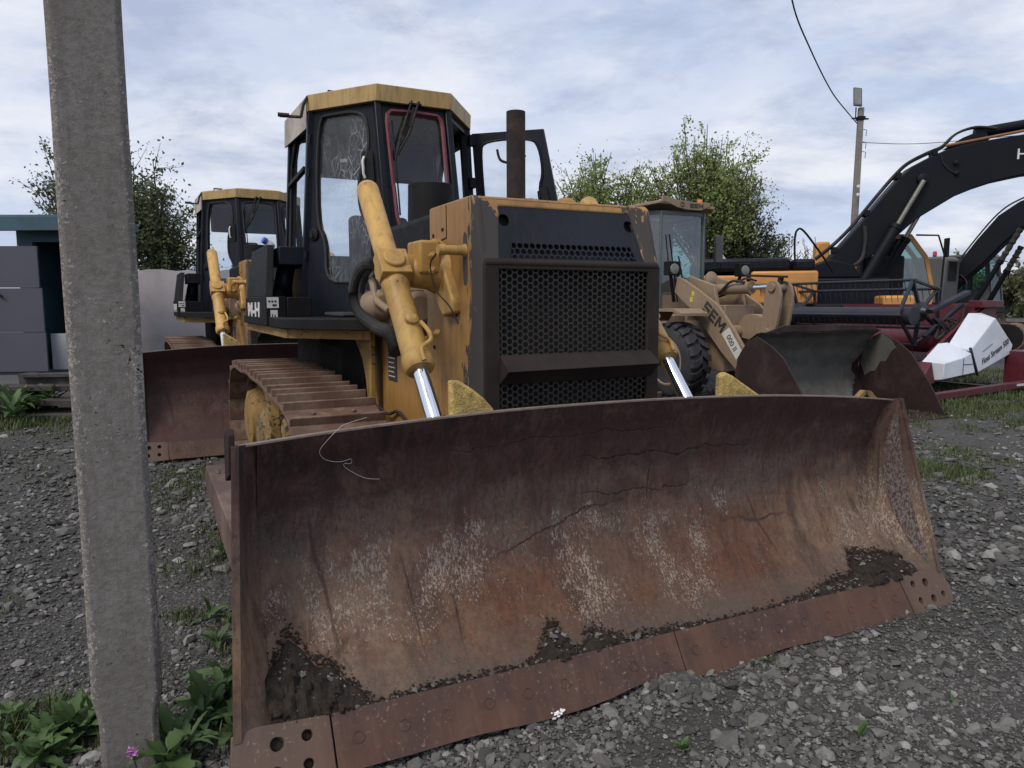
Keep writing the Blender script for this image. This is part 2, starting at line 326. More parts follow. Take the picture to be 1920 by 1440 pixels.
def leafmat(name, a, b, trans=.25):
    m, t, p, o = newmat(name); at = t.n('ShaderNodeAttribute'); at.attribute_name = 'tone'
    c = t.mix(at.outputs['Fac'], a, b); t.put(p.inputs['Base Color'], c); p.inputs['Roughness'].default_value = .6
    tl = t.n('ShaderNodeBsdfTranslucent'); t.put(tl.inputs[0], c); ms = t.n('ShaderNodeMixShader'); ms.inputs[0].default_value = trans
    t.nt.links.new(p.outputs[0], ms.inputs[1]); t.nt.links.new(tl.outputs[0], ms.inputs[2]); t.nt.links.new(ms.outputs[0], o.inputs[0]); return m
YELB = simple('caked_yellow', (.46, .32, .10), .85, 0, .55, 22, .02, (.16, .13, .10), .6)
LEAFA = leafmat('leaf_fresh', (.13, .185, .05), (.38, .46, .16), .45); LEAFB = leafmat('leaf_dark', (.045, .068, .028), (.12, .155, .058), .35)
LEAFC = leafmat('leaf_olive', (.105, .100, .058), (.20, .20, .10), .35); GRASS = leafmat('grass_blade', (.04, .062, .020), (.11, .14, .045)); WEED = leafmat('weed_leaf', (.032, .062, .022), (.085, .15, .045))
DRY = leafmat('dry_stalk', (.10, .08, .055), (.17, .14, .09)); BARK = simple('bark', (.05, .042, .036), .95, 0, .3, 10, .004)
PINK = simple('clover_pink', (.45, .2, .42), .7)

# ------------------------------------------------------------------ mesh helpers
class MB:
    def __init__(s): s.v = []; s.f = []
    def add(s, vs, fs):
        b = len(s.v); s.v += [tuple(q) for q in vs]; s.f += [tuple(b+i for i in f) for f in fs]; return s
    def hexa(s, p): return s.add(p, [(0, 3, 2, 1), (4, 5, 6, 7), (0, 1, 5, 4), (1, 2, 6, 5), (2, 3, 7, 6), (3, 0, 4, 7)])
    def box(s, x0, x1, y0, y1, z0, z1, M=None):
        p = [Vector(q) for q in ((x0, y0, z0), (x1, y0, z0), (x1, y1, z0), (x0, y1, z0), (x0, y0, z1), (x1, y0, z1), (x1, y1, z1), (x0, y1, z1))]
        if M is not None: p = [M @ q for q in p]
        return s.hexa(p)
    def prism(s, poly, ax, a, b, M=None):
        # polygon of 2D points extruded along axis ax from a to b; x:(y,z) y:(x,z) z:(x,y)
        def P(q, c): return {'x': (c, q[0], q[1]), 'y': (q[0], c, q[1]), 'z': (q[0], q[1], c)}[ax]
        n = len(poly); vs = [Vector(P(q, a)) for q in poly]+[Vector(P(q, b)) for q in poly]
        if M is not None: vs = [M @ q for q in vs]
        return s.add(vs, [tuple(range(n))[::-1], tuple(range(n, 2*n))]+[(i, (i+1) % n, (i+1) % n+n, i+n) for i in range(n)])
    def tube(s, pts, r, n=10, caps=True):
        pts = [Vector(p) for p in pts]; rs = r if hasattr(r, '__len__') else [r]*len(pts)
        vs = []; up = None
        for i, p in enumerate(pts):
            d = (pts[min(i+1, len(pts)-1)]-pts[max(i-1, 0)])
            if d.length < 1e-9: d = Vector((0, 0, 1))
            d.normalize()
            if up is None: up = d.orthogonal().normalized()
            up = (up-d*up.dot(d));
            if up.length < 1e-6: up = d.orthogonal()
            up.normalize(); sd = d.cross(up)
            for k in range(n):
                a = 2*math.pi*k/n; vs.append(p+(up*math.cos(a)+sd*math.sin(a))*rs[i])
        fs = [(i*n+k, i*n+(k+1) % n, (i+1)*n+(k+1) % n, (i+1)*n+k) for i in range(len(pts)-1) for k in range(n)]
        if caps: fs += [tuple(range(n))[::-1], tuple((len(pts)-1)*n+k for k in range(n))]
        return s.add(vs, fs)
    def cyl(s, p, q, r1, r2=None, n=20, caps=True): return s.tube([p, q], [r1, r1 if r2 is None else r2], n, caps)
    def lathe(s, o, axis, prof, n=24):
        # prof: list of (distance along axis, radius)
        d = Vector(axis).normalized(); o = Vector(o); up = d.orthogonal().normalized(); sd = d.cross(up); vs = []
        for h, r in prof:
            for k in range(n):
                a = 2*math.pi*k/n; vs.append(o+d*h+(up*math.cos(a)+sd*math.sin(a))*max(r, 1e-4))
        fs = [(i*n+k, i*n+(k+1) % n, (i+1)*n+(k+1) % n, (i+1)*n+k) for i in range(len(prof)-1) for k in range(n)]
        fs += [tuple(range(n))[::-1], tuple((len(prof)-1)*n+k for k in range(n))]
        return s.add(vs, fs)
    def bar(s, p, q, wd, hh, up=(0, 0, 1)):
        p, q = Vector(p), Vector(q); d = (q-p).normalized(); u = Vector(up); u = (u-d*u.dot(d)).normalized(); sdv = d.cross(u)
        a, b = sdv*wd/2, u*hh/2
        return s.hexa([p-a-b, p+a-b, q+a-b, q-a-b, p-a+b, p+a+b, q+a+b, q-a+b])
    def holed(s, outer, holes, f3, nrm, th):
        # flat plate with holes. outer/holes are 2D loops, f3 maps to 3D, nrm is thickness direction
        bm = bmesh.new(); loops = []
        for lp in [outer]+holes:
            vv = [bm.verts.new((q[0], q[1], 0)) for q in lp]; loops.append(vv)
            for i in range(len(vv)): bm.edges.new((vv[i], vv[(i+1) % len(vv)]))
        bmesh.ops.triangle_fill(bm, edges=bm.edges[:], use_beauty=True, use_dissolve=False, normal=(0, 0, 1))
        bm.verts.ensure_lookup_table(); bm.verts.index_update()
        P = [Vector(f3(vv.co.x, vv.co.y)) for vv in bm.verts]; n = len(P); nv = Vector(nrm).normalized()*th
        fs = [tuple(vv.index for vv in f.verts) for f in bm.faces]
        out = [f for f in fs]+[tuple(i+n for i in f[::-1]) for f in fs]
        for lp in loops:
            ix = [vv.index for vv in lp]
            out += [(ix[i], ix[(i+1) % len(ix)], ix[(i+1) % len(ix)]+n, ix[i]+n) for i in range(len(ix))]
        bm.free(); return s.add([*P, *[q-nv for q in P]], out)
    def build_each(s, name, m, parent=None, **kw):
        # one object per connected piece
        par = list(range(len(s.v)))
        def fd(i):
            while par[i] != i: par[i] = par[par[i]]; i = par[i]
            return i
        for f in s.f:
            for q in f[1:]: par[fd(q)] = fd(f[0])
        gr = {}
        for f in s.f: gr.setdefault(fd(f[0]), []).append(f)
        out = []
        for fs in gr.values():
            ix = sorted({q for f in fs for q in f}); mp = {q: k for k, q in enumerate(ix)}; o = MB(); o.add([s.v[q] for q in ix], [tuple(mp[q] for q in f) for f in fs]); out.append(o.build(name, m, parent, **kw))
        return out
    def build(s, name, m, parent=None, bevel=0, smooth=30, loc=None, fix=True, seg=2):
        me = bpy.data.meshes.new(name); me.from_pydata([tuple(q) for q in s.v], [], s.f); me.update()
        if fix:
            bm = bmesh.new(); bm.from_mesh(me); bmesh.ops.recalc_face_normals(bm, faces=bm.faces); bm.to_mesh(me); bm.free()
        if smooth:
            me.polygons.foreach_set('use_smooth', [True]*len(me.polygons)); me.set_sharp_from_angle(angle=R(smooth))
        me.materials.append(m); o = bpy.data.objects.new(name, me); col.objects.link(o)
        if parent is not None: o.parent = parent
        if loc is not None: o.location = loc
        if bevel:
            b = o.modifiers.new('bevel', 'BEVEL'); b.width = bevel; b.segments = seg; b.limit_method = 'ANGLE'; b.angle_limit = R(35); b.harden_normals = False
        return o
def tag(o, label=None, cat=None, group=None, kind=None):
    if label: o['label'] = label
    if cat: o['category'] = cat
    if group: o['group'] = group
    if kind: o['kind'] = kind
    return o
def thing(name, label, cat, loc=(0, 0, 0), rz=0, group=None):
    o = bpy.data.objects.new(name, None); col.objects.link(o); o.location = loc; o.rotation_euler = (0, 0, rz); o.empty_display_size = .2
    return tag(o, label, cat, group)
def copy_tree(o, parent=None):
    c = o.copy(); col.objects.link(c)
    if parent is not None: c.parent = parent
    for ch in list(o.children): copy_tree(ch, c)
    return c
def facing(yaw): return R(yaw-90)          # local +x = forward, +y = left
def circ(cx, cy, r, n=16, a0=0): return [(cx+r*math.cos(a0+2*math.pi*i/n), cy+r*math.sin(a0+2*math.pi*i/n)) for i in range(n)]
def rrect(x0, x1, y0, y1, r, n=4):
    out = []
    for cx, cy, a in ((x1-r, y1-r, 0), (x0+r, y1-r, 90), (x0+r, y0+r, 180), (x1-r, y0+r, 270)):
        for k in range(n+1): out.append((cx+r*math.cos(R(a+90*k/n)), cy+r*math.sin(R(a+90*k/n))))
    return out
def smooth_loop(pts, it=2):
    for _ in range(it):
        q = []
        for i in range(len(pts)):
            a, b = pts[i], pts[(i+1) % len(pts)]; q += [(a[0]*.75+b[0]*.25, a[1]*.75+b[1]*.25), (a[0]*.25+b[0]*.75, a[1]*.25+b[1]*.75)]
        pts = q
    return pts
def spline(pts, n=6):
    pts = [Vector(p) for p in pts]; out = []
    for i in range(len(pts)-1):
        p0, p1, p2, p3 = pts[max(i-1, 0)], pts[i], pts[i+1], pts[min(i+2, len(pts)-1)]
        for k in range(n):
            u = k/n; out.append(.5*((2*p1)+(p2-p0)*u+(2*p0-5*p1+4*p2-p3)*u*u+(3*p1-p0-3*p2+p3)*u**3))
    out.append(pts[-1]); return out
def text(s, size, org, xd, yd, m, parent, name='lettering', shear=0, ext=.002, sx=1, align='LEFT', bold=0):
    cu = bpy.data.curves.new(name, 'FONT'); cu.body = s; cu.size = size; cu.extrude = ext; cu.shear = shear; cu.align_x = align; cu.resolution_u = 3; cu.offset = bold
    tmp = bpy.data.objects.new('tmp', cu); me = bpy.data.meshes.new_from_object(tmp); bpy.data.objects.remove(tmp)
    X, Y = Vector(xd).normalized(), Vector(yd); Y = (Y-X*Y.dot(X)).normalized(); Z = X.cross(Y)
    Mx = Matrix(((X.x*sx, Y.x, Z.x, org[0]), (X.y*sx, Y.y, Z.y, org[1]), (X.z*sx, Y.z, Z.z, org[2]), (0, 0, 0, 1)))
    me.transform(Mx); me.name = name; me.materials.clear(); me.materials.append(m)
    o = bpy.data.objects.new(name, me); col.objects.link(o)
    if parent is not None: o.parent = parent
    return o
def quadmap(A, B, C, D):
    A, B, C, D = map(Vector, (A, B, C, D))
    return lambda u, v: (A*(1-u)+B*u)*(1-v)+(D*(1-u)+C*u)*v
def nrm(A, B, D): return (Vector(B)-Vector(A)).cross(Vector(D)-Vector(A)).normalized()
def window_panel(A, B, C, D, hole, m, parent, gm, name='cab_panel', th=.035, trim=None, glass_name='window', inset=.016):
    """solid panel A-B-C-D (bottom left, bottom right, top right, top left seen from outside) with a glazed opening"""
    f = quadmap(A, B, C, D); n = nrm(A, B, D)
    pn = MB().holed([(0, 0), (1, 0), (1, 1), (0, 1)], [hole], f, n, th).build(name, m, parent, smooth=0)
    gl = MB(); cc = [f(*q)-n*inset for q in hole]; gl.add(cc, [tuple(range(len(cc)))]); g_ = gl.build(glass_name, gm, pn, smooth=0, fix=False)
    if trim:
        k = len(hole); pts = [f(*q)+n*.004 for q in hole]; pts = pts+[pts[0]]
        MB().tube(pts, .017 if trim is RED else .011, 6, False).build('window_seal', trim, pn)
    return pn
# ------------------------------------------------------------------ bulldozer
def blade_x(zn):
    # forward offset of the curved moldboard face; zn 0 = cutting-edge top, 1 = top edge
    k = [(0, .197), (.10, .10), (.22, .015), (.36, -.055), (.52, -.095), (.68, -.10), (.84, -.065), (1, 0.)]
    for (a, xa), (b, xb) in zip(k, k[1:]):
        if zn <= b: u = (zn-a)/(b-a); u = u*u*(3-2*u)*.25+u*.75; return xa+(xb-xa)*u
    return 0
def crown(y): return .075*max(0, 1-(abs(y)/1.6)**2.2)
ZC, ZT = .149, .997
def bp(y, zn, off=0.):
    """point on the front face of the moldboard"""
    zt = ZT+crown(y); zv = ZC+(zt-ZC)*zn
    e = 0.0015*math.sin(y*9+zn*4)+.004*mnoise.noise(Vector((y*2.5, zn*2.0, 3)))
    return Vector((blade_x(zn)+e+off, y, zv-.015*y))
def hexperf(mb, x0, x1, y0, y1, p, r, f3, cols=True, clip=None):
    """perforated sheet: hexagonal cells with a round hole, columns stacked (cols) or rows; f3(u,v)->3D"""
    a = p/math.sqrt(3); st = p*math.sqrt(3)/2; pos = []
    if cols:
        i = 0; x = x0
        while x <= x1:
            y = y0+(p/2 if i % 2 else 0)
            while y <= y1: pos.append((x, y)); y += p
            x += st; i += 1
    else:
        i = 0; y = y0
        while y <= y1:
            x = x0+(p/2 if i % 2 else 0)
            while x <= x1: pos.append((x, y)); x += p
            y += st; i += 1
    off = 0 if cols else 30
    for cx, cy in pos:
        if clip and not clip(cx, cy): continue
        vo = []; vi = []
        for k in range(12):
            an = R(30*k+off); rr = a if k % 2 == 0 else a*math.cos(R(30))
            vo.append(f3(cx+rr*math.cos(an), cy+rr*math.sin(an))); vi.append(f3(cx+r*math.cos(an), cy+r*math.sin(an)))
        mb.add(vo+vi, [(k, (k+1) % 12, (k+1) % 12+12, k+12) for k in range(12)])

def track_path():
    C1, r1 = (-1.62, .45), .44; C2, r2 = (-4.10, .50), .45
    pts = []
    # closed path (x,z) going forward along the top, round the idler, back along the ground, round the sprocket
    n = 40
    for i in range(n): 
        u = i/n; x = C2[0]+(C1[0]-C2[0])*u; z = (C2[1]+r2)*(1-u)+(C1[1]+r1)*u+.045*math.sin(u*math.pi)+.008*math.sin(u*22); pts.append((x, z))
    for i in range(24): a = R(90-180*i/24); pts.append((C1[0]+r1*math.cos(a), C1[1]+r1*math.sin(a)))
    for i in range(n): u = i/n; pts.append((C1[0]+(C2[0]-C1[0])*u, (C1[1]-r1)*(1-u)+(C2[1]-r2)*u))
    for i in range(24): a = R(-90-180*i/24); pts.append((C2[0]+r2*math.cos(a), C2[1]+r2*math.sin(a)))
    return pts
def make_track(side, root):
    y0, y1 = (-1.195, -.685) if side < 0 else (.685, 1.195); yc = (y0+y1)/2
    tr = MB(); P = track_path(); L = [0]
    for i in range(len(P)): a, b = P[i], P[(i+1) % len(P)]; L.append(L[-1]+math.hypot(b[0]-a[0], b[1]-a[1]))
    tot = L[-1]; N = 40; pitch = tot/N
    def at(s):
        s %= tot
        for i in range(len(P)):
            if L[i+1] >= s:
                a, b = P[i], P[(i+1) % len(P)]; u = (s-L[i])/(L[i+1]-L[i]); return a[0]+(b[0]-a[0])*u, a[1]+(b[1]-a[1])*u
    for k in range(N):      # chain links inside the shoes
        a = at(k*pitch); b = at((k+1)*pitch); c = ((a[0]+b[0])/2, (a[1]+b[1])/2); d = Vector((b[0]-a[0], 0, b[1]-a[1])).normalized(); nn = Vector((-d.z, 0, d.x))
        for yy in (yc-.09, yc+.09): tr.bar(Vector((a[0], yy, a[1]))-nn*.035-d*.01, Vector((b[0], yy, b[1]))-nn*.035+d*.01, .035, .065, nn)
        tr.cyl((a[0]-nn.x*.04, yc-.12, a[1]-nn.z*.04), (a[0]-nn.x*.04, yc+.12, a[1]-nn.z*.04), .022, n=8)
    track = tr.build('track_chain', TRK, root, smooth=40)
    # one shoe: plate + tall grouser bar + lip, local frame x along track, z outward
    sh = MB(); w = (y1-y0)/2; pl = pitch
    holes = [rrect(-.12+q, -.055+q, .018, .042, .008, 2) for q in (0, .175)]
    prof = [(-pl*.46, 0), (-pl*.50, .008), (-pl*.50, .016), (pl*.30, .016), (pl*.36, .058), (pl*.40, .062), (pl*.445, .058), (pl*.455, .012), (pl*.56, .002), (pl*.56, -.006), (-pl*.46, -.006)]
    sh.prism(prof, 'y', -w, w)
    for q in (-.11, .11):
        for xx in (-.035, .02): sh.lathe((xx, q, .014), (0, 0, 1), [(0, .014), (.012, .014), (.014, .010)], 6)
    proto = sh.build('track_shoe', TRK, track, bevel=.003, smooth=35)
    for k in range(N):
        o = proto if k == 0 else proto.copy()
        if k: col.objects.link(o)
        o.parent = track
        a = at(k*pitch); b = at((k+1)*pitch); c = Vector(((a[0]+b[0])/2, yc, (a[1]+b[1])/2)); d = Vector((b[0]-a[0], 0, b[1]-a[1])).normalized(); nn = Vector((-d.z, 0, d.x))
        Y = nn.cross(d)
        M = Matrix(((d.x, Y.x, nn.x, 0), (d.y, Y.y, nn.y, 0), (d.z, Y.z, nn.z, 0), (0, 0, 0, 1)))
        o.location = c; o.rotation_euler = (M @ Matrix.Rotation(R(random.uniform(-1.5, 1.5)), 4, 'Y')).to_euler()
    # idler, sprocket, rollers, frame
    MB().lathe((-1.62, yc-.07, .45), (0, 1, 0), [(0, .30), (.02, .355), (.05, .355), (.05, .385), (.09, .385), (.09, .355), (.12, .355), (.14, .30)], 32).build('front_idler', YELD, root, bevel=.004)
    sp = MB(); sp.prism([(math.cos(2*math.pi*i/46)*(.42 if i % 2 else .37)-4.1, math.sin(2*math.pi*i/46)*(.42 if i % 2 else .37)+.5) for i in range(46)], 'y', yc-.03, yc+.03)
    sp.lathe((-4.1, yc-.16*1, .5), (0, 1, 0), [(0, .16), (.02, .24), (.10, .27), (.22, .27), (.32, .2)], 28); sp.build('sprocket', YELD, root)
    fr = MB(); fr.box(-3.75, -1.75, yc-.10, yc+.12, .27, .50); fr.prism([(-3.6, .5), (-1.9, .5), (-2.3, .60), (-3.3, .62)], 'y', yc-.08, yc+.10)
    fr.build('track_frame', YELD, root, bevel=.015)
    rr = MB()
    for k in range(7): rr.lathe((-3.62+k*.305, yc-.13, .19), (0, 1, 0), [(0, .09), (.03, .115), (.06, .115), (.06, .095), (.2, .095), (.2, .115), (.23, .115), (.26, .09)], 16)
    for xx in (-3.3, -2.25): rr.lathe((xx, yc-.1, .80), (0, 1, 0), [(0, .06), (.02, .09), (.06, .09), (.06, .07), (.16, .07), (.2, .09), (.22, .06)], 16)
    rr.build_each('roller', YELD, root)
    # yellow bearing yoke and carrier brackets seen under the shoes
    ys = y0+.06 if side < 0 else y1-.06; s = 1 if side < 0 else -1
    yk = MB()
    for xa, zt in ((-2.62, .84), (-1.98, .80)):
        yk.prism(smooth_loop([(xa-.10, .30), (xa+.12, .30), (xa+.10, zt), (xa-.09, zt)], 2), 'y', ys, ys+s*.07)
        yk.prism([(xa-.1, .45), (xa+.1, .45), (xa+.06, .6), (xa-.06, .6)], 'y', ys-s*.015, ys+s*.16)
    yk.lathe((-1.75, ys-s*.02, .46), (0, s, 0), [(0, .05), (.01, .12), (.05, .15), (.16, .15)], 20)
    yk.lathe((-3.1, ys-s*.01, .52), (0, s, 0), [(0, .06), (.02, .17), (.08, .22), (.18, .22)], 20)
    yk.prism([(-2.1, .34), (-1.25, .36), (-1.2, .44), (-1.25, .5), (-2.1, .56)], 'y', ys+s*.005, ys+s*.05)
    yk.build('idler_yoke', YELX, root, bevel=.006)

def make_bulldozer(label, loc, yaw, bladem, cracked=True):
    root = thing('bulldozer', label, 'bulldozer', loc, facing(yaw))
    # ---- blade
    mb = MB(); ny, nz = 96, 30; ye = 1.53; vs = []
    for j in range(nz+1):
        for i in range(ny+1):
            y = -ye+2*ye*i/ny; vs.append(bp(y, j/nz))
    n = len(vs); vb = [v+Vector((-.022, 0, 0)) for v in vs]; W = ny+1
    fs = [(j*W+i, j*W+i+1, (j+1)*W+i+1, (j+1)*W+i) for j in range(nz) for i in range(ny)]
    fs += [tuple(q+n for q in f[::-1]) for f in fs]
    rim = [i for i in range(W)]+[j*W+ny for j in range(1, nz+1)]+[nz*W+i for i in range(ny-1, -1, -1)]+[j*W for j in range(nz-1, 0, -1)]
    fs += [(rim[k], rim[(k+1) % len(rim)], rim[(k+1) % len(rim)]+n, rim[k]+n) for k in range(len(rim))]
    mb.add(vs+vb, fs)
    wplates = []
    for s in (-1, 1):     # flared end plates between the curved face and the straight front edge
        N = 16; a = []; b = []
        for k in range(N+1):
            zn = k/N; p = bp(s*ye, zn); a.append(p+Vector((-.014, -s*.006, 0))); b.append(Vector((.215*(1-zn)**1.05+.012, s*((1.60 if s > 0 else 1.586)+(.060 if s > 0 else .052)*(1-zn)), p.z)))
        m2 = [q+(r-q)*.5+Vector((0, s*.004, 0)) for q, r in zip(a, b)]
        o_ = Vector((-.006, s*.022, 0)); A = a+m2+b; B = [q+o_ for q in A]; K = N+1
        f2 = [(c*K+k, c*K+k+1, (c+1)*K+k+1, (c+1)*K+k) for c in range(2) for k in range(N)]; nn = len(A)
        f2 += [tuple(q+nn for q in f[::-1]) for f in f2]
        rim2 = [k for k in range(K)]+[K+N, 2*K+N]+[2*K+k for k in range(N-1, -1, -1)]+[K]
        f2 += [(rim2[k], rim2[(k+1) % len(rim2)], rim2[(k+1) % len(rim2)]+nn, rim2[k]+nn) for k in range(len(rim2))]
        mb.add(A+B, f2)
        # edge bar up the outside of the end plate
        for q1, q2 in zip(b, b[1:]):
            w0, w1_ = Vector((-.012, s*.002, 0)), Vector((.010, s*.024, 0)); mb.hexa([q1+Vector((w0.x, w0.y, 0)), q1+Vector((w1_.x, w0.y, 0)), q1+Vector((w1_.x, w1_.y, 0)), q1+Vector((w0.x, w1_.y, 0)), q2+Vector((w0.x, w0.y, 0)), q2+Vector((w1_.x, w0.y, 0)), q2+Vector((w1_.x, w1_.y, 0)), q2+Vector((w0.x, w1_.y, 0))])
        # worn wear-plate welded on the inner side
        rng_ = range(1, N); ins = Vector((.003, -s*.007, 0))
        wedge = [math.sin(math.pi*(k-1)/(N-2))**.5*.42 for k in rng_]
        P = [a[k]+(b[k]-a[k])*(.80-w_)+ins for k, w_ in zip(rng_, wedge)]+[a[k]+(b[k]-a[k])*.82+ins for k in rng_]; c = len(P)//2
        Pb = [q+Vector((0, s*.006, 0)) for q in P]; nn = len(P)
        fw_ = [(k, k+1, c+k+1, c+k) for k in range(c-1)]; wplates.append((P+Pb, fw_+[tuple(q+nn for q in f[::-1]) for f in fw_]))
    blade = mb.build('blade', bladem, root, smooth=40)
    for P, F_ in wplates[1:]: MB().add(P, F_).build('wear_plate', WEAR, blade)
    rb = MB()             # top rim strip and stiffening ribs on the back
    te = MB(); tp = [bp(-1.585+3.17*i/40, 1) for i in range(41)]
    for a, b in zip(tp, tp[1:]): te.hexa([a+Vector((-.028, 0, -.003)), b+Vector((-.028, 0, -.003)), b+Vector((.001, 0, -.003)), a+Vector((.001, 0, -.003)), a+Vector((-.028, 0, .003)), b+Vector((-.028, 0, .003)), b+Vector((.001, 0, .003)), a+Vector((.001, 0, .003))])
    rb.box(-.30, -.13, -1.5, 1.5, .30, .42); rb.box(-.22, -.10, -1.5, 1.5, .62, .70)
    rb.prism([(-.03, .2), (-.20, .25), (-.22, .9), (-.06, .96)], 'y', -1.555, -1.535); rb.prism([(-.03, .2), (-.20, .25), (-.22, .9), (-.06, .93)], 'y', 1.535, 1.555)
    for y in (-1.1, -.4, .4, 1.1): rb.prism([(-.1, .22), (-.26, .3), (-.24, .7), (-.13, .9)], 'y', y-.012, y+.012)
    rb.build('blade_back_rib', bladem, blade, smooth=0); te.build('top_edge', EDGET, blade, smooth=0)
    tip = MB(); tip.prism([(-.16, .88), (-.015, .93), (-.02, 1.06), (-.05, 1.075), (-.14, 1.04)], 'y', -1.618, -1.596); tip.build('end_gusset', MARR, blade, bevel=.004)
    # cutting edges and end bits
    d1, d2 = .197, .29; sl = Vector((d2-d1, 0, -ZC)).normalized(); no = Vector((-sl.z, 0, sl.x))*-1
    if no.x < 0: no = -no
    for nm, ya, yb in (('cutting_edge', -1.370, -.003), ('cutting_edge', .003, 1.370)):
        m = MB(); N = 26
        for k in range(N):
            y0 = ya+(yb-ya)*k/N; y1 = ya+(yb-ya)*(k+1)/N
            def low(y): return .006*math.sin(y*7)+.012*mnoise.noise(Vector((y*3, 0, 0)))-(.012*math.exp(-((y+.2)/.12)**2))
            q = []
            for yy in (y0, y1):
                t0 = Vector((d1, yy, ZC-.015*yy)); t1 = t0+sl*(.178+low(yy))
                q.append((t0-no*.012, t1-no*.012, t1+no*.024, t0+no*.024))
            m.add([*q[0], *q[1]], [(0, 1, 5, 4), (1, 2, 6, 5), (2, 3, 7, 6), (3, 0, 4, 7)]+([(0, 3, 2, 1)] if k == 0 else [])+([(4, 5, 6, 7)] if k == N-1 else []))
        ed = m.build(nm, EDGE, blade, smooth=30)
        bo = MB()
        for k in range(9):
            y = ya+.075+(yb-ya-.15)*k/8; c = Vector((d1, y, ZC-.015*y))+sl*.085+no*.024
            if k % 4 == 2: bo.lathe(c-no*.004, no, [(0, .020), (.006, .020), (.006, .013), (.001, .011)], 14)
            else: bo.lathe(c-no*.004, no, [(0, .021), (.0065, .020), (.0065, .016), (.003, .014), (.004, .006)], 14)
        bo.build_each('edge_bolt', EDGE, ed, smooth=30)
    for s in (-1, 1):
        m = MB(); pl = []
        def bpnt(y, d, nrm_=0): return Vector((d1, y, ZC-.015*y))+sl*d+no*nrm_
        k_ = -.035 if s > 0 else -.055
        outer = [(s*1.376, .0), (s*1.376, .185), (s*1.50, .19), (s*(1.64+k_), .185), (s*(1.712+k_), .165), (s*(1.735+k_), .12), (s*(1.722+k_), .0), (s*1.60, -.012)]
        hol = [circ(s*a, b, r, 12) for a, b, r in ((1.45, .045, .017), (1.455, .125, .016), (1.54, .05, .021), (1.55, .13, .019), (1.63, .12, .015))]
        m.holed(outer, hol, lambda u, v: bpnt(u, v, .030), no, .036)
        m.build('end_bit', EDGE, blade, bevel=.003)
        mm = MB()
        for a, b, r in ((1.45, .045, .017), (1.455, .125, .016), (1.54, .05, .021), (1.55, .13, .019), (1.63, .12, .015)): mm.lathe(bpnt(s*a, b, -.004), no, [(0, r*.95), (.012, r*.9), (.016, r*.5)], 10)
        mm.build_each('end_bit_bolt', SOIL, blade)
    # lift brackets on the blade back
    for y0, y1 in ((-.81, -.63), (.53, .78)):
        m = MB(); prof = [(-.42, .45), (-.10, .45), (-.10, 1.02), (-.12, 1.10), (-.17, 1.155), (-.24, 1.17), (-.32, 1.12), (-.40, .95)]
        prof = [(p_, min(q_, .98)) for p_, q_ in prof[:4]]+[(-.40, .8)]; m.prism(prof, 'y', y0, y0+.03)
        m.prism([(y0, .5), (y1+.02, .5), (y1+.02, 1.03), (y1+.0, 1.065), (y1-.035, 1.105), (y1-.085, 1.145), (y0+.04, 1.18), (y0, 1.185)] if y0 < 0 else [(y0, .5), (y1+.03, .5), (y1+.03, 1.02), (y1-.05, 1.065), (y0+.08, 1.135), (y0+.03, 1.155), (y0, 1.14)], 'x', -.17, -.13); m.build('lift_bracket', YELB, blade, bevel=.012)
    m = MB(); m.holed([(1.42, .86), (1.66, .86), (1.625, .965), (1.57, 1.01), (1.52, 1.015), (1.46, .97)], [circ(1.535, .962, .03, 14)], lambda u, v: (-.128, u, v), (1, 0, 0), .03); m.build('lifting_lug', YELD, blade)
    # push arms
    for s in (-1, 1):
        m = MB(); m.prism([(-.10, .30), (-.10, .52), (-.5, .515), (-2.30, .50), (-2.36, .46), (-2.36, .34), (-.6, .30)], 'y', s*1.43, s*1.55); m.prism([(-2.12, .50), (-2.02, .50), (-2.02, .512), (-2.12, .512)], 'y', s*1.49, s*1.51); m.prism([(-.35, .25), (-.12, .25), (-.12, .62), (-.2, .62)], 'y', s*1.40, s*1.52)
        m.build('push_arm', ARMR, root, bevel=.012)
        m = MB(); m.cyl((-2.22, s*1.15, .42), (-2.22, s*1.44, .42), .08); m.build('arm_trunnion', YELD, root)
    # ---- tracks
    for s in (-1, 1): make_track(s, root)
    # ---- hull and engine bay (dark)
    m = MB(); m.box(-4.3, -1.15, -.47, .47, .42, 1.28); m.box(-4.3, -3.4, -.62, .62, .5, 1.3); m.prism([(-1.3, .42), (-.75, .55), (-.75, .9), (-1.3, 1.2)], 'y', -.4, .4)
    m.build('hull', DARKV, root, bevel=.02)
    m = MB(); m.box(-2.55, -1.30, -.36, .36, 1.28, 1.70); m.cyl((-2.2, -.40, 1.45), (-1.6, -.40, 1.45), .10); m.build('engine_block', SAND, root, bevel=.03)
    m = MB(); m.box(-2.12, -1.66, -.56, -.36, 1.30, 1.56); m.lathe((-2.0, -.60, 1.47), (1, 0, 0), [(0, .06), (.03, .09), (.3, .09), (.33, .06)], 18); m.tube(spline([(-1.9, -.62, 1.62), (-1.75, -.64, 1.6), (-1.68, -.64, 1.5), (-1.5, -.62, 1.44)], 5), .022, 10); m.build('air_compressor', SAND, root, bevel=.02)
    # ---- radiator guard
    g_ = MB(); side = [(-.545, .70), (-.545, 1.665), (-.632, 1.945), (-.66, 1.965), (-1.2, 1.965), (-1.2, 1.845), (-1.205, 1.33), (-1.30, 1.30), (-2.30, 1.30), (-2.34, 1.27), (-2.33, .95), (-2.22, .66), (-1.2, .55), (-.7, .60)]
    for s in (-1, 1): g_.prism(side, 'y', s*.486, s*.452)
    g_.box(-1.2, -.66, -.453, .453, 1.943, 1.963)
    guard = g_.build('radiator_guard', YELG, root, bevel=.016, seg=3)
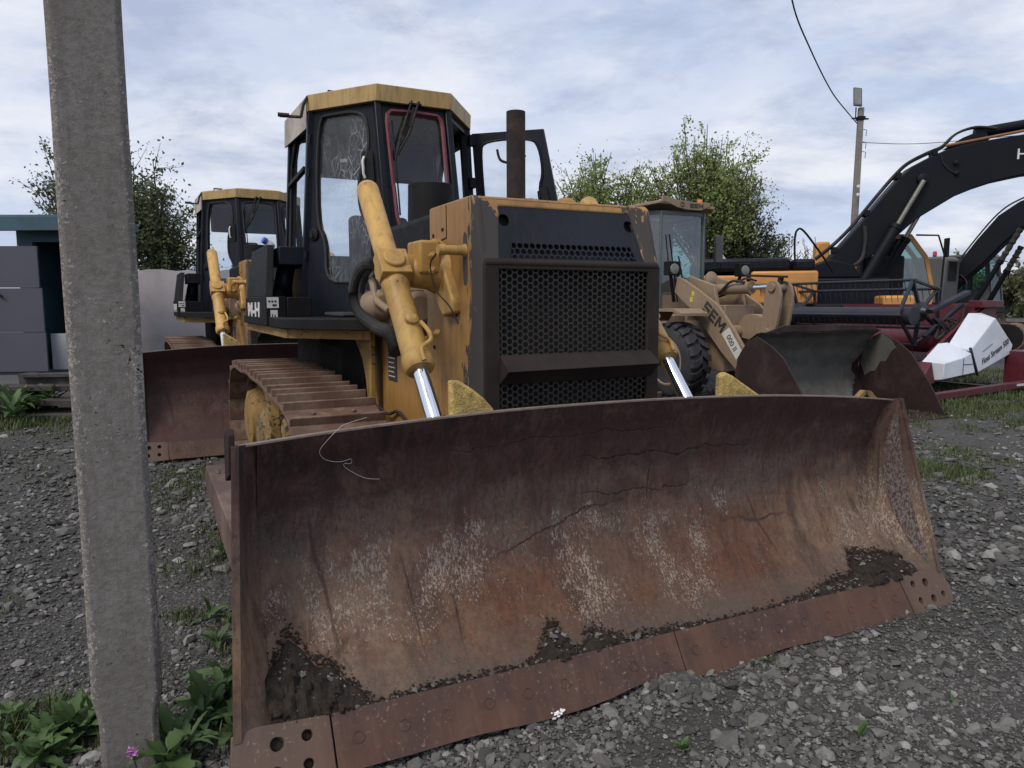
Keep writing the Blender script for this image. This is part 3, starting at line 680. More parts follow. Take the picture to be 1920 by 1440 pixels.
    m = MB(); m.prism([(-1.195, 1.958), (-.97, 1.958), (-.97, 1.80), (-1.195, 1.775)], 'y', -.4885, -.484)
    m.build('side_cover', YELG, guard, bevel=.0015); m = MB(); m.bar((-1.195, -.4875, 1.770), (-.965, -.4875, 1.797), .002, .005); m.bar((-.967, -.4875, 1.795), (-.967, -.4875, 1.955), .002, .005, (1, 0, 0)); m.build('cover_gap', DARKV, guard)
    m = MB()
    for x, z in ((-1.14, 1.82), (-1.01, 1.84), (-.85, 1.42), (-1.15, 1.25), (-1.02, .9)): m.lathe((x, -.486, z), (0, -1, 0), [(0, .010), (.008, .009)], 8)
    m.build_each('guard_bolt', GRL, guard)
    # front frame around the lower grilles, with yellow-black worn rim
    m = MB(); m.holed([(-.484, .70), (.484, .70), (.484, 1.655), (-.484, 1.655)], [[(-.408, .80), (.410, .80), (.410, 1.108), (-.408, 1.108)], [(-.408, 1.24), (.410, 1.24), (.410, 1.628), (-.408, 1.628)]], lambda u, v: (-.530, u, v), (1, 0, 0), .022)
    fr = m.build('grille_frame', GRL, guard, bevel=.006)
    m = MB(); hexperf(m, -.408, .41, 1.24, 1.645, .0311, .0128, lambda u, v: Vector((-.5395+.006*mnoise.noise(Vector((u*3, v*3, 0))), u, v))); m.build('grille_mesh', GRLM, fr, smooth=0)
    m = MB(); hexperf(m, -.408, .41, .79, 1.12, .0311, .0128, lambda u, v: Vector((-.5395, u, v))); m.build('grille_mesh', GRLM, fr, smooth=0)
    m = MB(); m.add([(-.60, -.44, .7), (-.60, .44, .7), (-.60, .44, 1.64), (-.60, -.44, 1.64)], [(0, 1, 2, 3)]); m.box(-.75, -.605, -.44, .44, .7, 1.7); m.build('radiator_core', DARKV, guard, smooth=0)  # black sheet paints the dark seen through the grille holes
    m = MB(); m.add([(-.5295, -.405, 1.238), (-.5295, .432, 1.238), (-.468, .452, 1.175), (-.468, -.395, 1.168), (-.5295, -.415, 1.105), (-.5295, .44, 1.105), (-.478, .452, 1.170), (-.478, -.395, 1.163)], [(0, 3, 2, 1), (3, 7, 6, 2), (7, 4, 5, 6), (0, 4, 7, 3), (1, 2, 6, 5), (0, 1, 5, 4)])
    m.build('grille_visor', GRL, guard, bevel=.004)
    # slanted upper panel
    A, B, C, D = (-.5405, -.484, 1.655), (-.5405, .484, 1.655), (-.640, .466, 1.948), (-.640, -.466, 1.948); f = quadmap(A, B, C, D); nn = nrm(A, B, D)
    m = MB(); m.holed([(0, 0), (1, 0), (1, 1), (0, 1)], [[(.085, .06), (.915, .06), (.885, .90), (.115, .90)]], f, nn, .03); m.build('guard_rim', YELG, guard, bevel=.008)
    m = MB(); m.holed([(.07, .02), (.93, .02), (.90, .92), (.10, .92)], [circ(.128+.005, .68, .031, 20) and [(.133+.030*math.cos(a)*1., .68+.098*math.sin(a)) for a in np.linspace(0, 2*math.pi, 20, endpoint=False)], [(.868+.030*math.cos(a), .68+.098*math.sin(a)) for a in np.linspace(0, 2*math.pi, 20, endpoint=False)], [(.145, .09), (.87, .09), (.845, .325), (.165, .325)]], lambda u, v: f(u, v)-nn*.006, nn, .01)
    up = m.build('upper_panel', PANEL, guard, smooth=0)
    m = MB(); Wd, Hh = .95, .30
    def clip(cx, cy): return .133+.02*(cy/Hh) < cx/Wd < .875-.02*(cy/Hh)
    hexperf(m, .13, .84, .030, .107, .0318, .0132, lambda u, v: f(u/Wd, v/Hh)-nn*.0045, False, clip); m.build('upper_mesh', PANEL, up, smooth=0)
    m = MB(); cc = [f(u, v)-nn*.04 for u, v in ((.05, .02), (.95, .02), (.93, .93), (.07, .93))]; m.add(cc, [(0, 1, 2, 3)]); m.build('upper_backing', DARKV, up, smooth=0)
    m = MB(); m.prism([(-.548, 1.642), (-.5275, 1.642), (-.526, 1.662), (-.545, 1.678)], 'y', -.478, .478); m.build('grille_ledge', GRL, guard, bevel=.008, seg=3)
    # caps and bits on the hood
    m = MB(); m.lathe((-.98, -.03, 1.96), (0, 0, 1), [(0, .12), (.035, .115), (.045, .06), (.05, .05)], 8); m.lathe((-.86, .13, 1.96), (0, 0, 1), [(0, .055), (.03, .055), (.05, .03)], 12); m.build_each('filler_cap', YELD, root, bevel=.004)
    m = MB(); m.cyl((-1.3, -.05, 2.03), (-1.3, -.15, 2.03), .014, n=10); m.cyl((-1.3, -.05, 1.95), (-1.3, -.05, 2.04), .01); m.cyl((-1.3, -.15, 1.95), (-1.3, -.15, 2.04), .01); m.build('hood_handle', BLK, root)
    # engine hood
    m = MB(); m.prism([(-.43, 1.955), (-.45, 1.93), (-.45, 1.70), (-.44, 1.70), (.44, 1.70), (.45, 1.70), (.45, 1.93), (.43, 1.955)], 'x', -2.45, -1.2); m.build('engine_hood', BLK, root, bevel=.008)
    MB().lathe((-1.5, .17, 1.93), (0, 0, 1), [(0, .075), (.02, .056), (.66, .056), (.66, .046), (.3, .046)], 24).build('exhaust_stack', RUSTD, root)
    MB().lathe((-2.02, -.17, 1.95), (0, 0, 1), [(0, .11), (.03, .15), (.04, .15), (.24, .145), (.27, .145), (.275, .135), (.275, .05)], 32).build('air_cleaner', BLK, root)
    # side hydraulic stub with a bent wire
    m = MB(); m.lathe((-.74, -.48, 1.72), (0, -1, 0), [(0, .035), (.02, .024), (.11, .022), (.11, .026), (.14, .024)], 14); m.build('hose_stub', YEL, guard)
    MB().tube(spline([(-.74, -.61, 1.72), (-.84, -.62, 1.66), (-.82, -.6, 1.54), (-.75, -.56, 1.46), (-.72, -.53, 1.38)], 6), .004, 5).build('bent_wire', RUSTD, guard)
    # ---- lift cylinders
    for s in (-1, 1):
        y = -.75 if s < 0 else .62; T = Vector((-1.44, y, 2.10)); E = Vector((-.640, y, 1.180)); ax = (E-T).normalized(); L = (E-T).length
        prof = [(0, .030), (.012, .046), (.03, .056), (.05, .058), (.55*L, .057), (.56*L, .066), (.60*L, .068), (.61*L, .062), (.82*L, .062), (.825*L, .0635), (.94*L, .064), (.945*L, .072), (.985*L, .073), (L, .062), (L+.002, .035)]
        c = MB().lathe(T, ax, prof, 28).build('lift_cylinder', YEL, root, smooth=40)
        MB().lathe(E-ax*.02, ax, [(0, .036), (.72, .036)], 24).build('cylinder_rod', CHROME, c)
        up_ = ax.orthogonal().normalized(); q = T+ax*L*.50; side_ = Vector((0, 1, 0)); fw = side_.cross(ax); fw = fw if fw.x > 0 else -fw
        m = MB()      # trunnion yoke
        m.lathe(q+side_*s*.068, side_*-s, [(0, .05), (.02, .082), (.135, .088), (.15, .078), (.22, .07)], 26)
        m.lathe(q+fw*.06, fw, [(0, .056), (.028, .056), (.034, .050), (.035, .03)], 22)
        m.bar(q-ax*.07+fw*.035, q+ax*.085+fw*.035, .15, .085, fw)
        m.build('trunnion', YEL, c, bevel=.010)
        m = MB()
        pipe = [E-ax*.22+fw*.07+side_*s*-.04, E-ax*.14+fw*.10+side_*s*-.05, E-ax*.10+fw*.09+side_*s*-.05, E-ax*.06+fw*.085, E-ax*.0+fw*.075]
        m.tube(spline(pipe, 5), .010, 8); m.lathe(E-ax*.24+fw*.05, fw, [(0, .03), (.03, .03), (.04, .016)], 12); m.build('cylinder_fitting', YEL, c)
        # bracket casting between guard and trunnion
        m = MB(); iy = s*.47; ph = [(-1.14, 1.78), (-1.06, 1.80), (-.97, 1.76), (-.93, 1.66), (-.80, 1.49), (-.80, 1.43), (-.93, 1.41), (-1.08, 1.53)]
        m.prism([(a*.999, b) for a, b in ph], 'y', iy, s*.53)
        m.lathe((-1.03, iy, 1.63), (0, s, 0), [(0, .13), (.05, .11), (.10, .085), (.19, .075)], 24)
        m.box(-1.12, -.93, min(s*.53, s*.64), max(s*.53, s*.64), 1.62, 1.78)
        m.build('cylinder_bracket', YEL, guard, bevel=.014, seg=3)
        m = MB()
        for xx, zz in ((-.91, 1.64), (-.91, 1.71), (-.95, 1.33), (-.86, 1.34)): m.lathe((xx, s*.58, zz), (.7, s*.5, -.4), [(0, .016), (.03, .016), (.034, .010)], 6)
        m.build_each('bracket_bolt', YEL, guard)
    # corrugated hose
    pts = spline([(-1.62, -.66, 1.70), (-1.74, -.68, 1.70), (-1.90, -.69, 1.63), (-1.96, -.69, 1.53), (-1.84, -.69, 1.42), (-1.58, -.67, 1.345), (-1.36, -.66, 1.315), (-1.26, -.66, 1.22)], 26)
    rr = [.036+(.0045 if i % 2 else -.002) for i in range(len(pts))]
    m = MB(); m.tube(pts, rr, 12); p2 = [p+Vector((.07, .02, -.01)) for p in pts[20:110]]; m.tube(p2, [.020]*len(p2), 8); m.build('ribbed_hose', RUB, root, smooth=0)
    # plaque
    m = MB(); m.box(-1.97, -1.80, -.4905, -.4865, 1.005, 1.205); m.build('plaque', DECAL, guard)
    m = MB()
    for k in range(6): m.box(-1.955, -1.83-.02*(k % 2), -.4925, -.4908, 1.03+k*.028, 1.036+k*.028)
    m.build('plaque_text', STICK, guard)
    # wiring and stains low on the guard
    m = MB(); m.tube(spline([(-2.20, -.60, .86), (-2.05, -.56, .84), (-1.9, -.52, .80), (-1.75, -.5, .83), (-1.5, -.5, .76)], 5), .010, 7); m.lathe((-1.42, -.485, .74), (0, -1, 0), [(0, .03), (.02, .02)], 10); m.lathe((-1.2, -.485, .72), (0, -1, 0), [(0, .03), (.02, .02)], 10); m.build('grease_line', RUB, guard)
    # ---- platform, fender boxes
    m = MB(); m.prism([(-4.6, -1.03), (-2.58, -1.03), (-2.30, -.96), (-1.85, -.62), (-1.85, -.50), (-2.45, -.45), (-2.45, .45), (-1.85, .50), (-1.85, .62), (-2.30, .96), (-2.58, 1.03), (-4.6, 1.03)], 'z', 1.315, 1.385); plat = m.build('platform', BLK, root, bevel=.006)
    m = MB()
    for s in (-1, 1):
        m.prism([(-4.6, 1.31), (-2.56, 1.31), (-2.56, 1.252), (-4.6, 1.252)], 'y', s*.97, s*1.0); m.hexa([(-2.58, s*1.0, 1.252), (-2.55, s*.97, 1.252), (-2.02, s*.585, 1.252), (-2.05, s*.605, 1.252), (-2.58, s*1.0, 1.31), (-2.55, s*.97, 1.31), (-2.02, s*.585, 1.31), (-2.05, s*.605, 1.31)]); m.prism([(-2.06, 1.31), (-2.62, 1.31), (-2.42, 1.22), (-2.28, 1.12), (-2.20, .98), (-2.15, .76), (-2.08, .76)], 'y', s*.545, s*.57)
    m.cyl((-2.95, -.985, 1.262), (-2.72, -.985, 1.255), .012)
    m.build('platform_skirt', YELD, root, bevel=.006)
    m = MB(); hexperf(m, -3.9, -2.6, .98, 1.2, .04, .0165, lambda u, v: Vector((u, -.63, v))); m.build('belly_mesh', GRL, root, smooth=0)
    for s in (-1, 1):
        # stickered fender box in front, sloping cowl, chute-like rear housing, all black
        m = MB(); m.prism([(-4.3, 1.32), (-3.12, 1.32), (-3.12, 1.535), (-4.3, 1.535)], 'y', s*.90, s*1.045)
        m.hexa([(-4.3, s*.98, 1.535), (-3.20, s*.98, 1.535), (-3.20, s*1.035, 1.535), (-4.3, s*1.035, 1.535), (-4.3, s*.92, 1.93), (-3.45, s*.92, 1.93), (-3.45, s*.975, 1.93), (-4.3, s*.975, 1.93)]); m.box(-3.14, -3.09, min(s*.72, s*.9), max(s*.72, s*.9), 1.385, 1.53)
        m.build('fender_box', BLK, plat, bevel=.006)
        m = MB(); m.box(-3.85, -3.60, min(s*.72, s*.90), max(s*.72, s*.90), 1.385, 1.50); m.tube(spline([(-3.8, s*.78, 1.42), (-3.6, s*.84, 1.6), (-3.62, s*.80, 1.8)], 5), .07, 12); m.tube(spline([(-3.5, s*.9, 1.45), (-3.62, s*.86, 1.62), (-3.7, s*.8, 1.8)], 5), .05, 12)
        m.build('air_duct', NAVY, plat); m = MB(); m.box(-3.85, -3.36, min(s*.70, s*.90), max(s*.70, s*.90), 1.775, 1.915); m.build('intake_box', NAVY, plat, bevel=.008)
        if s < 0:
            m = MB(); m.box(-3.119, -3.1165, -1.038, -.955, 1.45, 1.528); stk = m.build('sticker', STICK, plat); m = MB(); m.box(-3.119, -3.1165, -1.015, -.965, 1.345, 1.435); m.build('sticker', STICK, plat)
            m = MB()
            for k in range(3): m.box(-3.1164, -3.1155, -1.028+k*.022, -1.014+k*.022, 1.490, 1.505)
            m.box(-3.1164, -3.1155, -1.00, -.97, 1.462, 1.478); m.box(-3.1164, -3.1155, -1.006, -.998, 1.37, 1.405); m.box(-3.1164, -3.1155, -.988, -.98, 1.375, 1.40); m.build('sticker_print', DECAL, stk)
            text('M-H', .15, (-4.15, -1.0465, 1.385), (1, 0, 0), (0, 0, 1), DECALW, plat, sx=2.6, bold=.006)
    # ---- cab
    Fb, Ft = [(-2.50, s*.27, 1.385) for s in (-1, 1)], [(-2.835, s*.27, 2.93) for s in (-1, 1)]
    Mb, Mt = [(-3.36, s*.73, 1.385) for s in (-1, 1)], [(-3.32, s*.635, 2.93) for s in (-1, 1)]
    Bb, Bt = [(-4.12, s*.73, 1.385) for s in (-1, 1)], [(-4.05, s*.65, 2.93) for s in (-1, 1)]
    cabf = MB(); 
    for p, q in ((Fb[0], Ft[0]), (Fb[1], Ft[1]), (Mb[0], Mt[0]), (Mb[1], Mt[1]), (Bb[0], Bt[0]), (Bb[1], Bt[1])): cabf.bar(p, q, .05, .05, (1, 0, 0))
    cab = cabf.build('cab', NAVY, root, bevel=.008)
    front_hole = [(.13, .60), (.115, .90), (.13, .935), (.18, .955), (.5, .96), (.84, .955), (.89, .935), (.905, .90), (.895, .60), (.88, .40), (.84, .34), (.75, .31), (.35, .31), (.25, .33), (.18, .38), (.14, .46)]
    fp = window_panel(Fb[0], Fb[1], Ft[1], Ft[0], front_hole, NAVY, cab, GLS, 'front_panel', trim=RED if cracked else RUB, glass_name='windscreen')
    side_hole = smooth_loop([(.13, .46), (.12, .955), (.30, .965), (.80, .96), (.86, .86), (.84, .76), (.70, .68), (.68, .50), (.80, .42), (.83, .30), (.83, .17), (.55, .16), (.26, .17), (.26, .36)], 2)
    lp = window_panel(Mb[0], Fb[0], Ft[0], Mt[0], side_hole, NAVY, cab, GLSC if cracked else GLS, 'cab_door', trim=RUB, glass_name='door_window')
    f = quadmap(Mb[0], Fb[0], Ft[0], Mt[0]); nn = nrm(Mb[0], Fb[0], Mt[0])
    m = MB(); m.tube([f(.80, .74)+nn*.02, f(.80, .72)+nn*.035, f(.80, .66)+nn*.035, f(.80, .64)+nn*.02], .010, 8); m.build('door_handle', STICK, lp)
    m = MB(); m.holed(rrect(.80-.05, .80+.10, .61, .77, .03, 3), [], lambda u, v: f(u, v)+nn*.008, nn, .006); m.build('handle_recess', BLK, lp)
    m = MB(); m.lathe(f(.10, .40)+nn*.0, nn, [(0, .05), (.012, .05), (.02, .03)], 10); m.tube([f(.09, .42)+nn*.02, f(.11, .38)+nn*.03], .01, 6); m.build('door_lock', BLK, lp)
    m = MB()
    for v in (.86, .70, .30): m.cyl(f(.02, v-.02)+nn*.015, f(.02, v+.02)+nn*.015, .014)
    m.build_each('door_hinge', NAVY, lp)
    sh = [(.10, .40), (.10, .93), (.86, .95), (.90, .88), (.90, .38), (.86, .32), (.16, .32)]
    window_panel(Bb[0], Mb[0], Mt[0], Bt[0], smooth_loop(sh, 1), NAVY, cab, GLS, 'side_panel', trim=RUB, glass_name='side_window')
    m = MB(); ff = quadmap(Bb[0], Mb[0], Mt[0], Bt[0]); n3 = nrm(Bb[0], Mb[0], Bt[0]); m.bar(ff(.1, .70)+n3*.012, ff(.9, .73)+n3*.012, .03, .035, n3); m.build('window_bar', BLK, cab)
    window_panel(Mb[1], Bb[1], Bt[1], Mt[1], smooth_loop([(1-a, b) for a, b in sh][::-1], 1), NAVY, cab, GLS, 'side_panel', trim=RUB, glass_name='side_window')
    window_panel(Bb[1], Bb[0], Bt[0], Bt[1], rrect(.035, .965, .26, .95, .05, 3), NAVY, cab, GLS, 'rear_panel', trim=RUB, glass_name='rear_window')
    # right side door: opening, leaf hinged at the rear corner
    f = quadmap(Fb[1], Mb[1], Mt[1], Ft[1])
    if cracked:
        window_panel(Fb[1], Mb[1], Mt[1], Ft[1], [(.08, .04), (.08, .96), (.92, .96), (.92, .04)], NAVY, cab, GLS, 'door_frame').children[0]
        fr_ = [c for c in cab.children if c.name.startswith('door_frame')][0]
        for c in list(fr_.children): bpy.data.objects.remove(c)
        A, B, C, D = (-3.20, .74, 1.40), (-2.66, 1.34, 1.40), (-2.955, 1.165, 2.90), (-3.29, .67, 2.88)
        # seen from the front, hinge on the left
        rh = smooth_loop([(.10, .40), (.10, .90), (.16, .955), (.82, .955), (.90, .90), (.89, .76), (.80, .68), (.78, .45), (.86, .35), (.86, .17), (.14, .17)], 2)
        od = window_panel(A, B, C, D, rh, NAVY, cab, GLS, 'open_door', trim=BLK, glass_name='door_window')
        fo = quadmap(A, B, C, D); no_ = nrm(A, B, D)
        m = MB()
        for v in (.25, .72, .95): m.box(-3.34, -3.26, .64, .70, 1.4+v*1.5-.04, 1.4+v*1.5+.04)
        m.build_each('door_hinge', BLK, od)
        m = MB(); m.bar(fo(.86, .68)+no_*.02, fo(.88, .52)+no_*.02, .06, .03, no_); m.tube([fo(.80, .66)+no_*.03, fo(.80, .60)+no_*.05, fo(.80, .54)+no_*.03], .012, 8); m.build('door_latch', BLK, od)
        m = MB(); m.tube(spline([fo(.34, .90)+no_*.02, fo(.38, .84)+no_*.05, fo(.5, .82)+no_*.05, fo(.62, .82)+no_*.05, fo(.70, .86)+no_*.02], 5), .011, 8); m.build('grab_handle', BLK, od)
    else:
        rh = [(1-a, b) for a, b in side_hole][::-1]
        window_panel(Fb[1], Mb[1], Mt[1], Ft[1], rh, NAVY, cab, GLS, 'cab_door', trim=RUB, glass_name='door_window')
    # cab floor, interior
    m = MB(); m.box(-4.05, -2.6, -.62, .62, 1.386, 1.42); m.box(-2.9, -2.62, -.22, .22, 1.42, 1.98); m.box(-4.0, -3.3, .30, .6, 1.42, 1.85); m.box(-4.0, -3.3, -.6, -.34, 1.42, 1.85); m.build('cab_interior', SEAT, cab, bevel=.02)
    m = MB(); m.box(-4.0, -3.9, -.50, .56, 2.55, 2.90); m.build('dark_roof_box', SEAT, cab, bevel=.02)  # dark box added to block the sky behind the upper windows
    m = MB(); m.box(-3.75, -3.25, -.26, .26, 1.55, 1.78); m.box(-3.85, -3.70, -.25, .25, 1.75, 2.22); m.box(-3.84, -3.74, -.13, .13, 2.24, 2.40); m.build('operator_seat', SEAT, cab, bevel=.04, seg=3)
    m = MB(); m.tube([(-3.0, -.30, 1.42), (-3.05, -.30, 2.0)], .014, 8); m.tube([(-3.2, .35, 1.8), (-3.1, .35, 2.06)], .016, 8); m.lathe((-3.05, -.30, 1.98), (0, 0, 1), [(0, .03), (.07, .03)], 10); m.build('control_lever', BLK, cab)
    # wipers on the windscreen
    f = quadmap(Fb[0], Fb[1], Ft[1], Ft[0]); nn = nrm(Fb[0], Fb[1], Ft[0])
    m = MB()
    m.tube([f(.46, 1.0)+nn*.05, f(.30, .86)+nn*.055, f(.17, .72)+nn*.04], .008, 6); m.tube([f(.56, 1.0)+nn*.05, f(.38, .84)+nn*.055, f(.20, .74)+nn*.04], .010, 6)
    m.tube([f(.165, .90)+nn*.03, f(.17, .74)+nn*.04, f(.17, .46)+nn*.03], .007, 6); m.bar(f(.42, 1.0)+nn*.03, f(.60, 1.0)+nn*.03, .05, .03, nn); m.bar(f(.50, .97)+nn*.045, f(.40, .87)+nn*.055, .035, .012, nn)
    m.build('wiper', BLK, fp)
    # roof
    rb_ = [(-2.79, -.285), (-2.79, .285), (-3.30, .665), (-4.12, .68), (-4.12, -.68), (-3.30, -.665)]; cx, cy = -3.4, 0
    m = MB(); lo = [(x, y, 2.915) for x, y in rb_]; hi = [(x+.01, y, 3.03) for x, y in rb_]; tp_ = [(cx+(x-cx)*.72, y*.72, 3.065) for x, y in rb_]
    m.add(lo+hi+tp_, [tuple(range(6))[::-1]]+[(i, (i+1) % 6, (i+1) % 6+6, i+6) for i in range(6)]+[(i+6, (i+1) % 6+6, (i+1) % 6+12, i+12) for i in range(6)]+[tuple(range(12, 18))])
    rf = m.build('roof', ROOFP, cab, bevel=.004)
    m = MB()
    for s in (-1, 1): m.hexa([(-4.121, s*.684, 2.80), (-3.335, s*.668, 2.80), (-3.335, s*.67, 2.80), (-4.121, s*.70, 2.80), (-4.13, s*.684, 3.02), (-3.31, s*.668, 3.02), (-3.31, s*.672, 3.02), (-4.13, s*.69, 3.02)])
    m.build_each('roof_side', CREAM, rf)
    m = MB(); m.tube([(-3.32, -.50, 3.03), (-3.32, -.50, 3.085), (-3.32, -.40, 3.085), (-3.32, -.40, 3.03)], .011, 8); m.tube([(-3.32, .50, 3.03), (-3.32, .50, 3.085), (-3.32, .40, 3.085), (-3.32, .40, 3.03)], .011, 8); m.build_each('roof_handle', BLK, rf)
    m = MB(); m.tube([(-3.30, -.66, 3.02), (-3.27, -.70, 2.95), (-3.27, -.72, 2.86)], .012, 6); m.tube([(-3.27, -.72, 2.86), (-3.34, -.86, 2.87)], .012, 6); m.lathe((-3.30, -.80, 2.87), (-.3, -1, .05), [(0, .016), (.08, .016)], 8); m.build('lamp_bracket', RUSTD, rf)
    return root

dozer = make_bulldozer('big yellow bulldozer in front with rusty blade, cracked glass and open cab door', (.549, 2.984, 0), 26.66, BLADE, True)
dozer2 = make_bulldozer('smaller-looking yellow bulldozer behind the front one, with clean glass and maroon blade', (-2.151, 7.625, 0), 27.634, BLADE2, False)
for o in (dozer, dozer2): o['group'] = 'yellow bulldozers parked in a row'
# ------------------------------------------------------------------ ground and gravel
m = MB(); G = 60
gx = [-400, -120, -40, -16]+[-16+i*.5 for i in range(1, 64)]+[16, 40, 120, 400]
gy = [-60, -10, -2]+[-2+i*.5 for i in range(1, 56)]+[26, 40, 90, 250, 600]
def gh(x, y): return 0
for y in gy:
    for x in gx: m.v.append((x, y, -.004+.012*mnoise.noise(Vector((x*.9, y*.9, 0))) if -16 < x < 16 and -2 < y < 26 else -.004))
W = len(gx); m.f = [(j*W+i, j*W+i+1, (j+1)*W+i+1, (j+1)*W+i) for j in range(len(gy)-1) for i in range(W-1)]
tag(m.build('ground', GROUND), kind='structure')

def ico():
    ph = (1+5**.5)/2
    v = np.array([(-1, ph, 0), (1, ph, 0), (-1, -ph, 0), (1, -ph, 0), (0, -1, ph), (0, 1, ph), (0, -1, -ph), (0, 1, -ph), (ph, 0, -1), (ph, 0, 1), (-ph, 0, -1), (-ph, 0, 1)], float)
    v /= np.linalg.norm(v[0]); f = np.array([(0, 11, 5), (0, 5, 1), (0, 1, 7), (0, 7, 10), (0, 10, 11), (1, 5, 9), (5, 11, 4), (11, 10, 2), (10, 7, 6), (7, 1, 8), (3, 9, 4), (3, 4, 2), (3, 2, 6), (3, 6, 8), (3, 8, 9), (4, 9, 5), (2, 4, 11), (6, 2, 10), (8, 6, 7), (9, 8, 1)])
    return v, f
def np_mesh(name, V, F, m, tone=None, smooth=False):
    me = bpy.data.meshes.new(name); k = F.shape[1]
    me.vertices.add(len(V)); me.vertices.foreach_set('co', V.astype(np.float32).ravel()); me.loops.add(F.size); me.loops.foreach_set('vertex_index', F.astype(np.int32).ravel())
    me.polygons.add(len(F)); me.polygons.foreach_set('loop_start', np.arange(0, F.size, k, dtype=np.int32)); me.polygons.foreach_set('loop_total', np.full(len(F), k, dtype=np.int32))
    me.update(calc_edges=True)
    if tone is not None:
        a = me.attributes.new('tone', 'FLOAT', 'POINT'); a.data.foreach_set('value', tone.astype(np.float32))
    me.polygons.foreach_set('use_smooth', [smooth]*len(F)); me.materials.append(m)
    o = bpy.data.objects.new(name, me); col.objects.link(o); return o
def stones(P, S, tone, flat=.6):
    v0, f0 = ico(); n = len(P)
    V = v0[None]*(1+rng.normal(0, .22, (n, 12, 1))); V = V*rng.uniform(.6, 1.25, (n, 1, 3)); V[:, :, 2] *= flat
    an = rng.uniform(0, 2*np.pi, n); tl = rng.normal(0, .35, n); c, s = np.cos(tl), np.sin(tl)
    x, z = V[:, :, 0]*c[:, None]+V[:, :, 2]*s[:, None], -V[:, :, 0]*s[:, None]+V[:, :, 2]*c[:, None]; y = V[:, :, 1]
    c, s = np.cos(an)[:, None], np.sin(an)[:, None]
    V = np.stack([x*c-y*s, x*s+y*c, z], 2)*S[:, None, None]+P[:, None, :]
    F = f0[None]+12*np.arange(n)[:, None, None]
    return V.reshape(-1, 3), F.reshape(-1, 3), np.repeat(tone, 12)
def toned(n):
    t_ = rng.beta(1.35, 3.2, n)*.9; w_ = rng.random(n) < .05; t_[w_] = rng.uniform(.8, 1.8, w_.sum()); return t_
def scatter(n, r0, r1, smin, smax):
    r = 1/rng.uniform(1/r1, 1/r0, n); th = rng.uniform(-R(52), R(52), n)
    return np.stack([r*np.sin(th), r*np.cos(th), np.zeros(n)], 1), r
P, r = scatter(125000, 1.8, 16, 0, 0)
keep = np.array([mnoise.noise(Vector((p[0]*.9, p[1]*.6, 11)))+.6*mnoise.noise(Vector((p[0]*3.1, p[1]*3.1, 2))) for p in P])+rng.normal(0, .25, len(P)) > -.50; P, r = P[keep], r[keep]
S = np.exp(rng.normal(math.log(.0060), .56, len(P))); S = np.clip(S, .0025, .032)*np.clip(r/3.2, .95, 2.4)
patch = np.array([mnoise.noise(Vector((p[0]*.8, p[1]*.8, 5))) for p in P]); S *= 1+patch*.5
big = ((P[:, 0] > .2) & (P[:, 0] < 2.5) & (P[:, 1] < 2.9)); S[big] *= 1.12
P[:, 2] = S*.15
V, F, tn = stones(P, S, toned(len(P))); tag(np_mesh('gravel', V, F, STONE, tn), kind='stuff')
# larger loose stones one can pick out
k = 0
for x, y, s, tone in ((1.32, 2.62, .05, .8), (1.18, 2.55, .04, .5), (1.02, 2.5, .045, .6), (.86, 2.42, .05, .45), (1.45, 2.5, .035, 1.1), (1.5, 2.35, .03, 1.0), (.70, 2.33, .045, .5), (1.25, 2.33, .06, .4), (2.1, 2.75, .06, .75), (2.75, 4.05, .09, .8), (2.95, 4.15, .07, .6), (2.55, 3.9, .06, .5),
                      (-1.62, 3.9, .06, .5), (-1.42, 3.05, .05, .7), (-2.1, 2.75, .04, .6), (-1.9, 2.6, .05, .75), (-2.0, 2.45, .04, .9), (.35, 2.40, .035, .7), (.5, 2.55, .03, .4), (1.9, 2.45, .05, .55), (.30, 2.62, .032, 1.0), (1.62, 3.1, .04, .7), (1.1, 2.95, .03, 1.2)):
    V, F, tn = stones(np.array([[x, y, s*.2]]), np.array([s*.62]), np.array([tone]), .65)
    o = np_mesh('stone', V-np.array([[x, y, 0]]), F, STONE, tn); o.location = (x, y, 0)
    tag(o, 'loose grey stone lying on the gravel yard', 'stone', 'loose stones on the gravel')
# gravel heap pushed against the cutting edge
def heap(cx, cy, rx, ry, h, n):
    a = rng.uniform(0, 2*np.pi, n); q = np.sqrt(rng.random(n)); X = cx+rx*q*np.cos(a); Y = cy+ry*q*np.sin(a); Z = h*(1-q**2)
    S = np.exp(rng.normal(math.log(.009), .5, n)); return np.stack([X, Y, Z], 1), np.clip(S, .004, .03)
P, S = heap(.62, 2.64, .16, .10, .045, 700); V, F, tn = stones(P, S, toned(len(P))); tag(np_mesh('gravel_heap', V, F, STONE, tn), kind='stuff')
m = MB(); N = 16; m.v = [(.62, 2.64, .04)]+[(.62+.18*math.cos(i*2*math.pi/N), 2.64+.12*math.sin(i*2*math.pi/N), -.01) for i in range(N)]; m.f = [(0, i+1, (i+1) % N+1) for i in range(N)]; tag(m.build('heap_soil', SOIL), kind='stuff')
V, F, tn = stones(rng.normal(0, .014, (60, 3))*np.array([1.3, 1, .5])+np.array([.148, 2.46, .022]), rng.uniform(.004, .011, 60), np.full(60, .5)); tag(np_mesh('white_lump', V, F, SNOWY, tn), 'crumbly white lump on the gravel touching the front blade edge', 'lump')

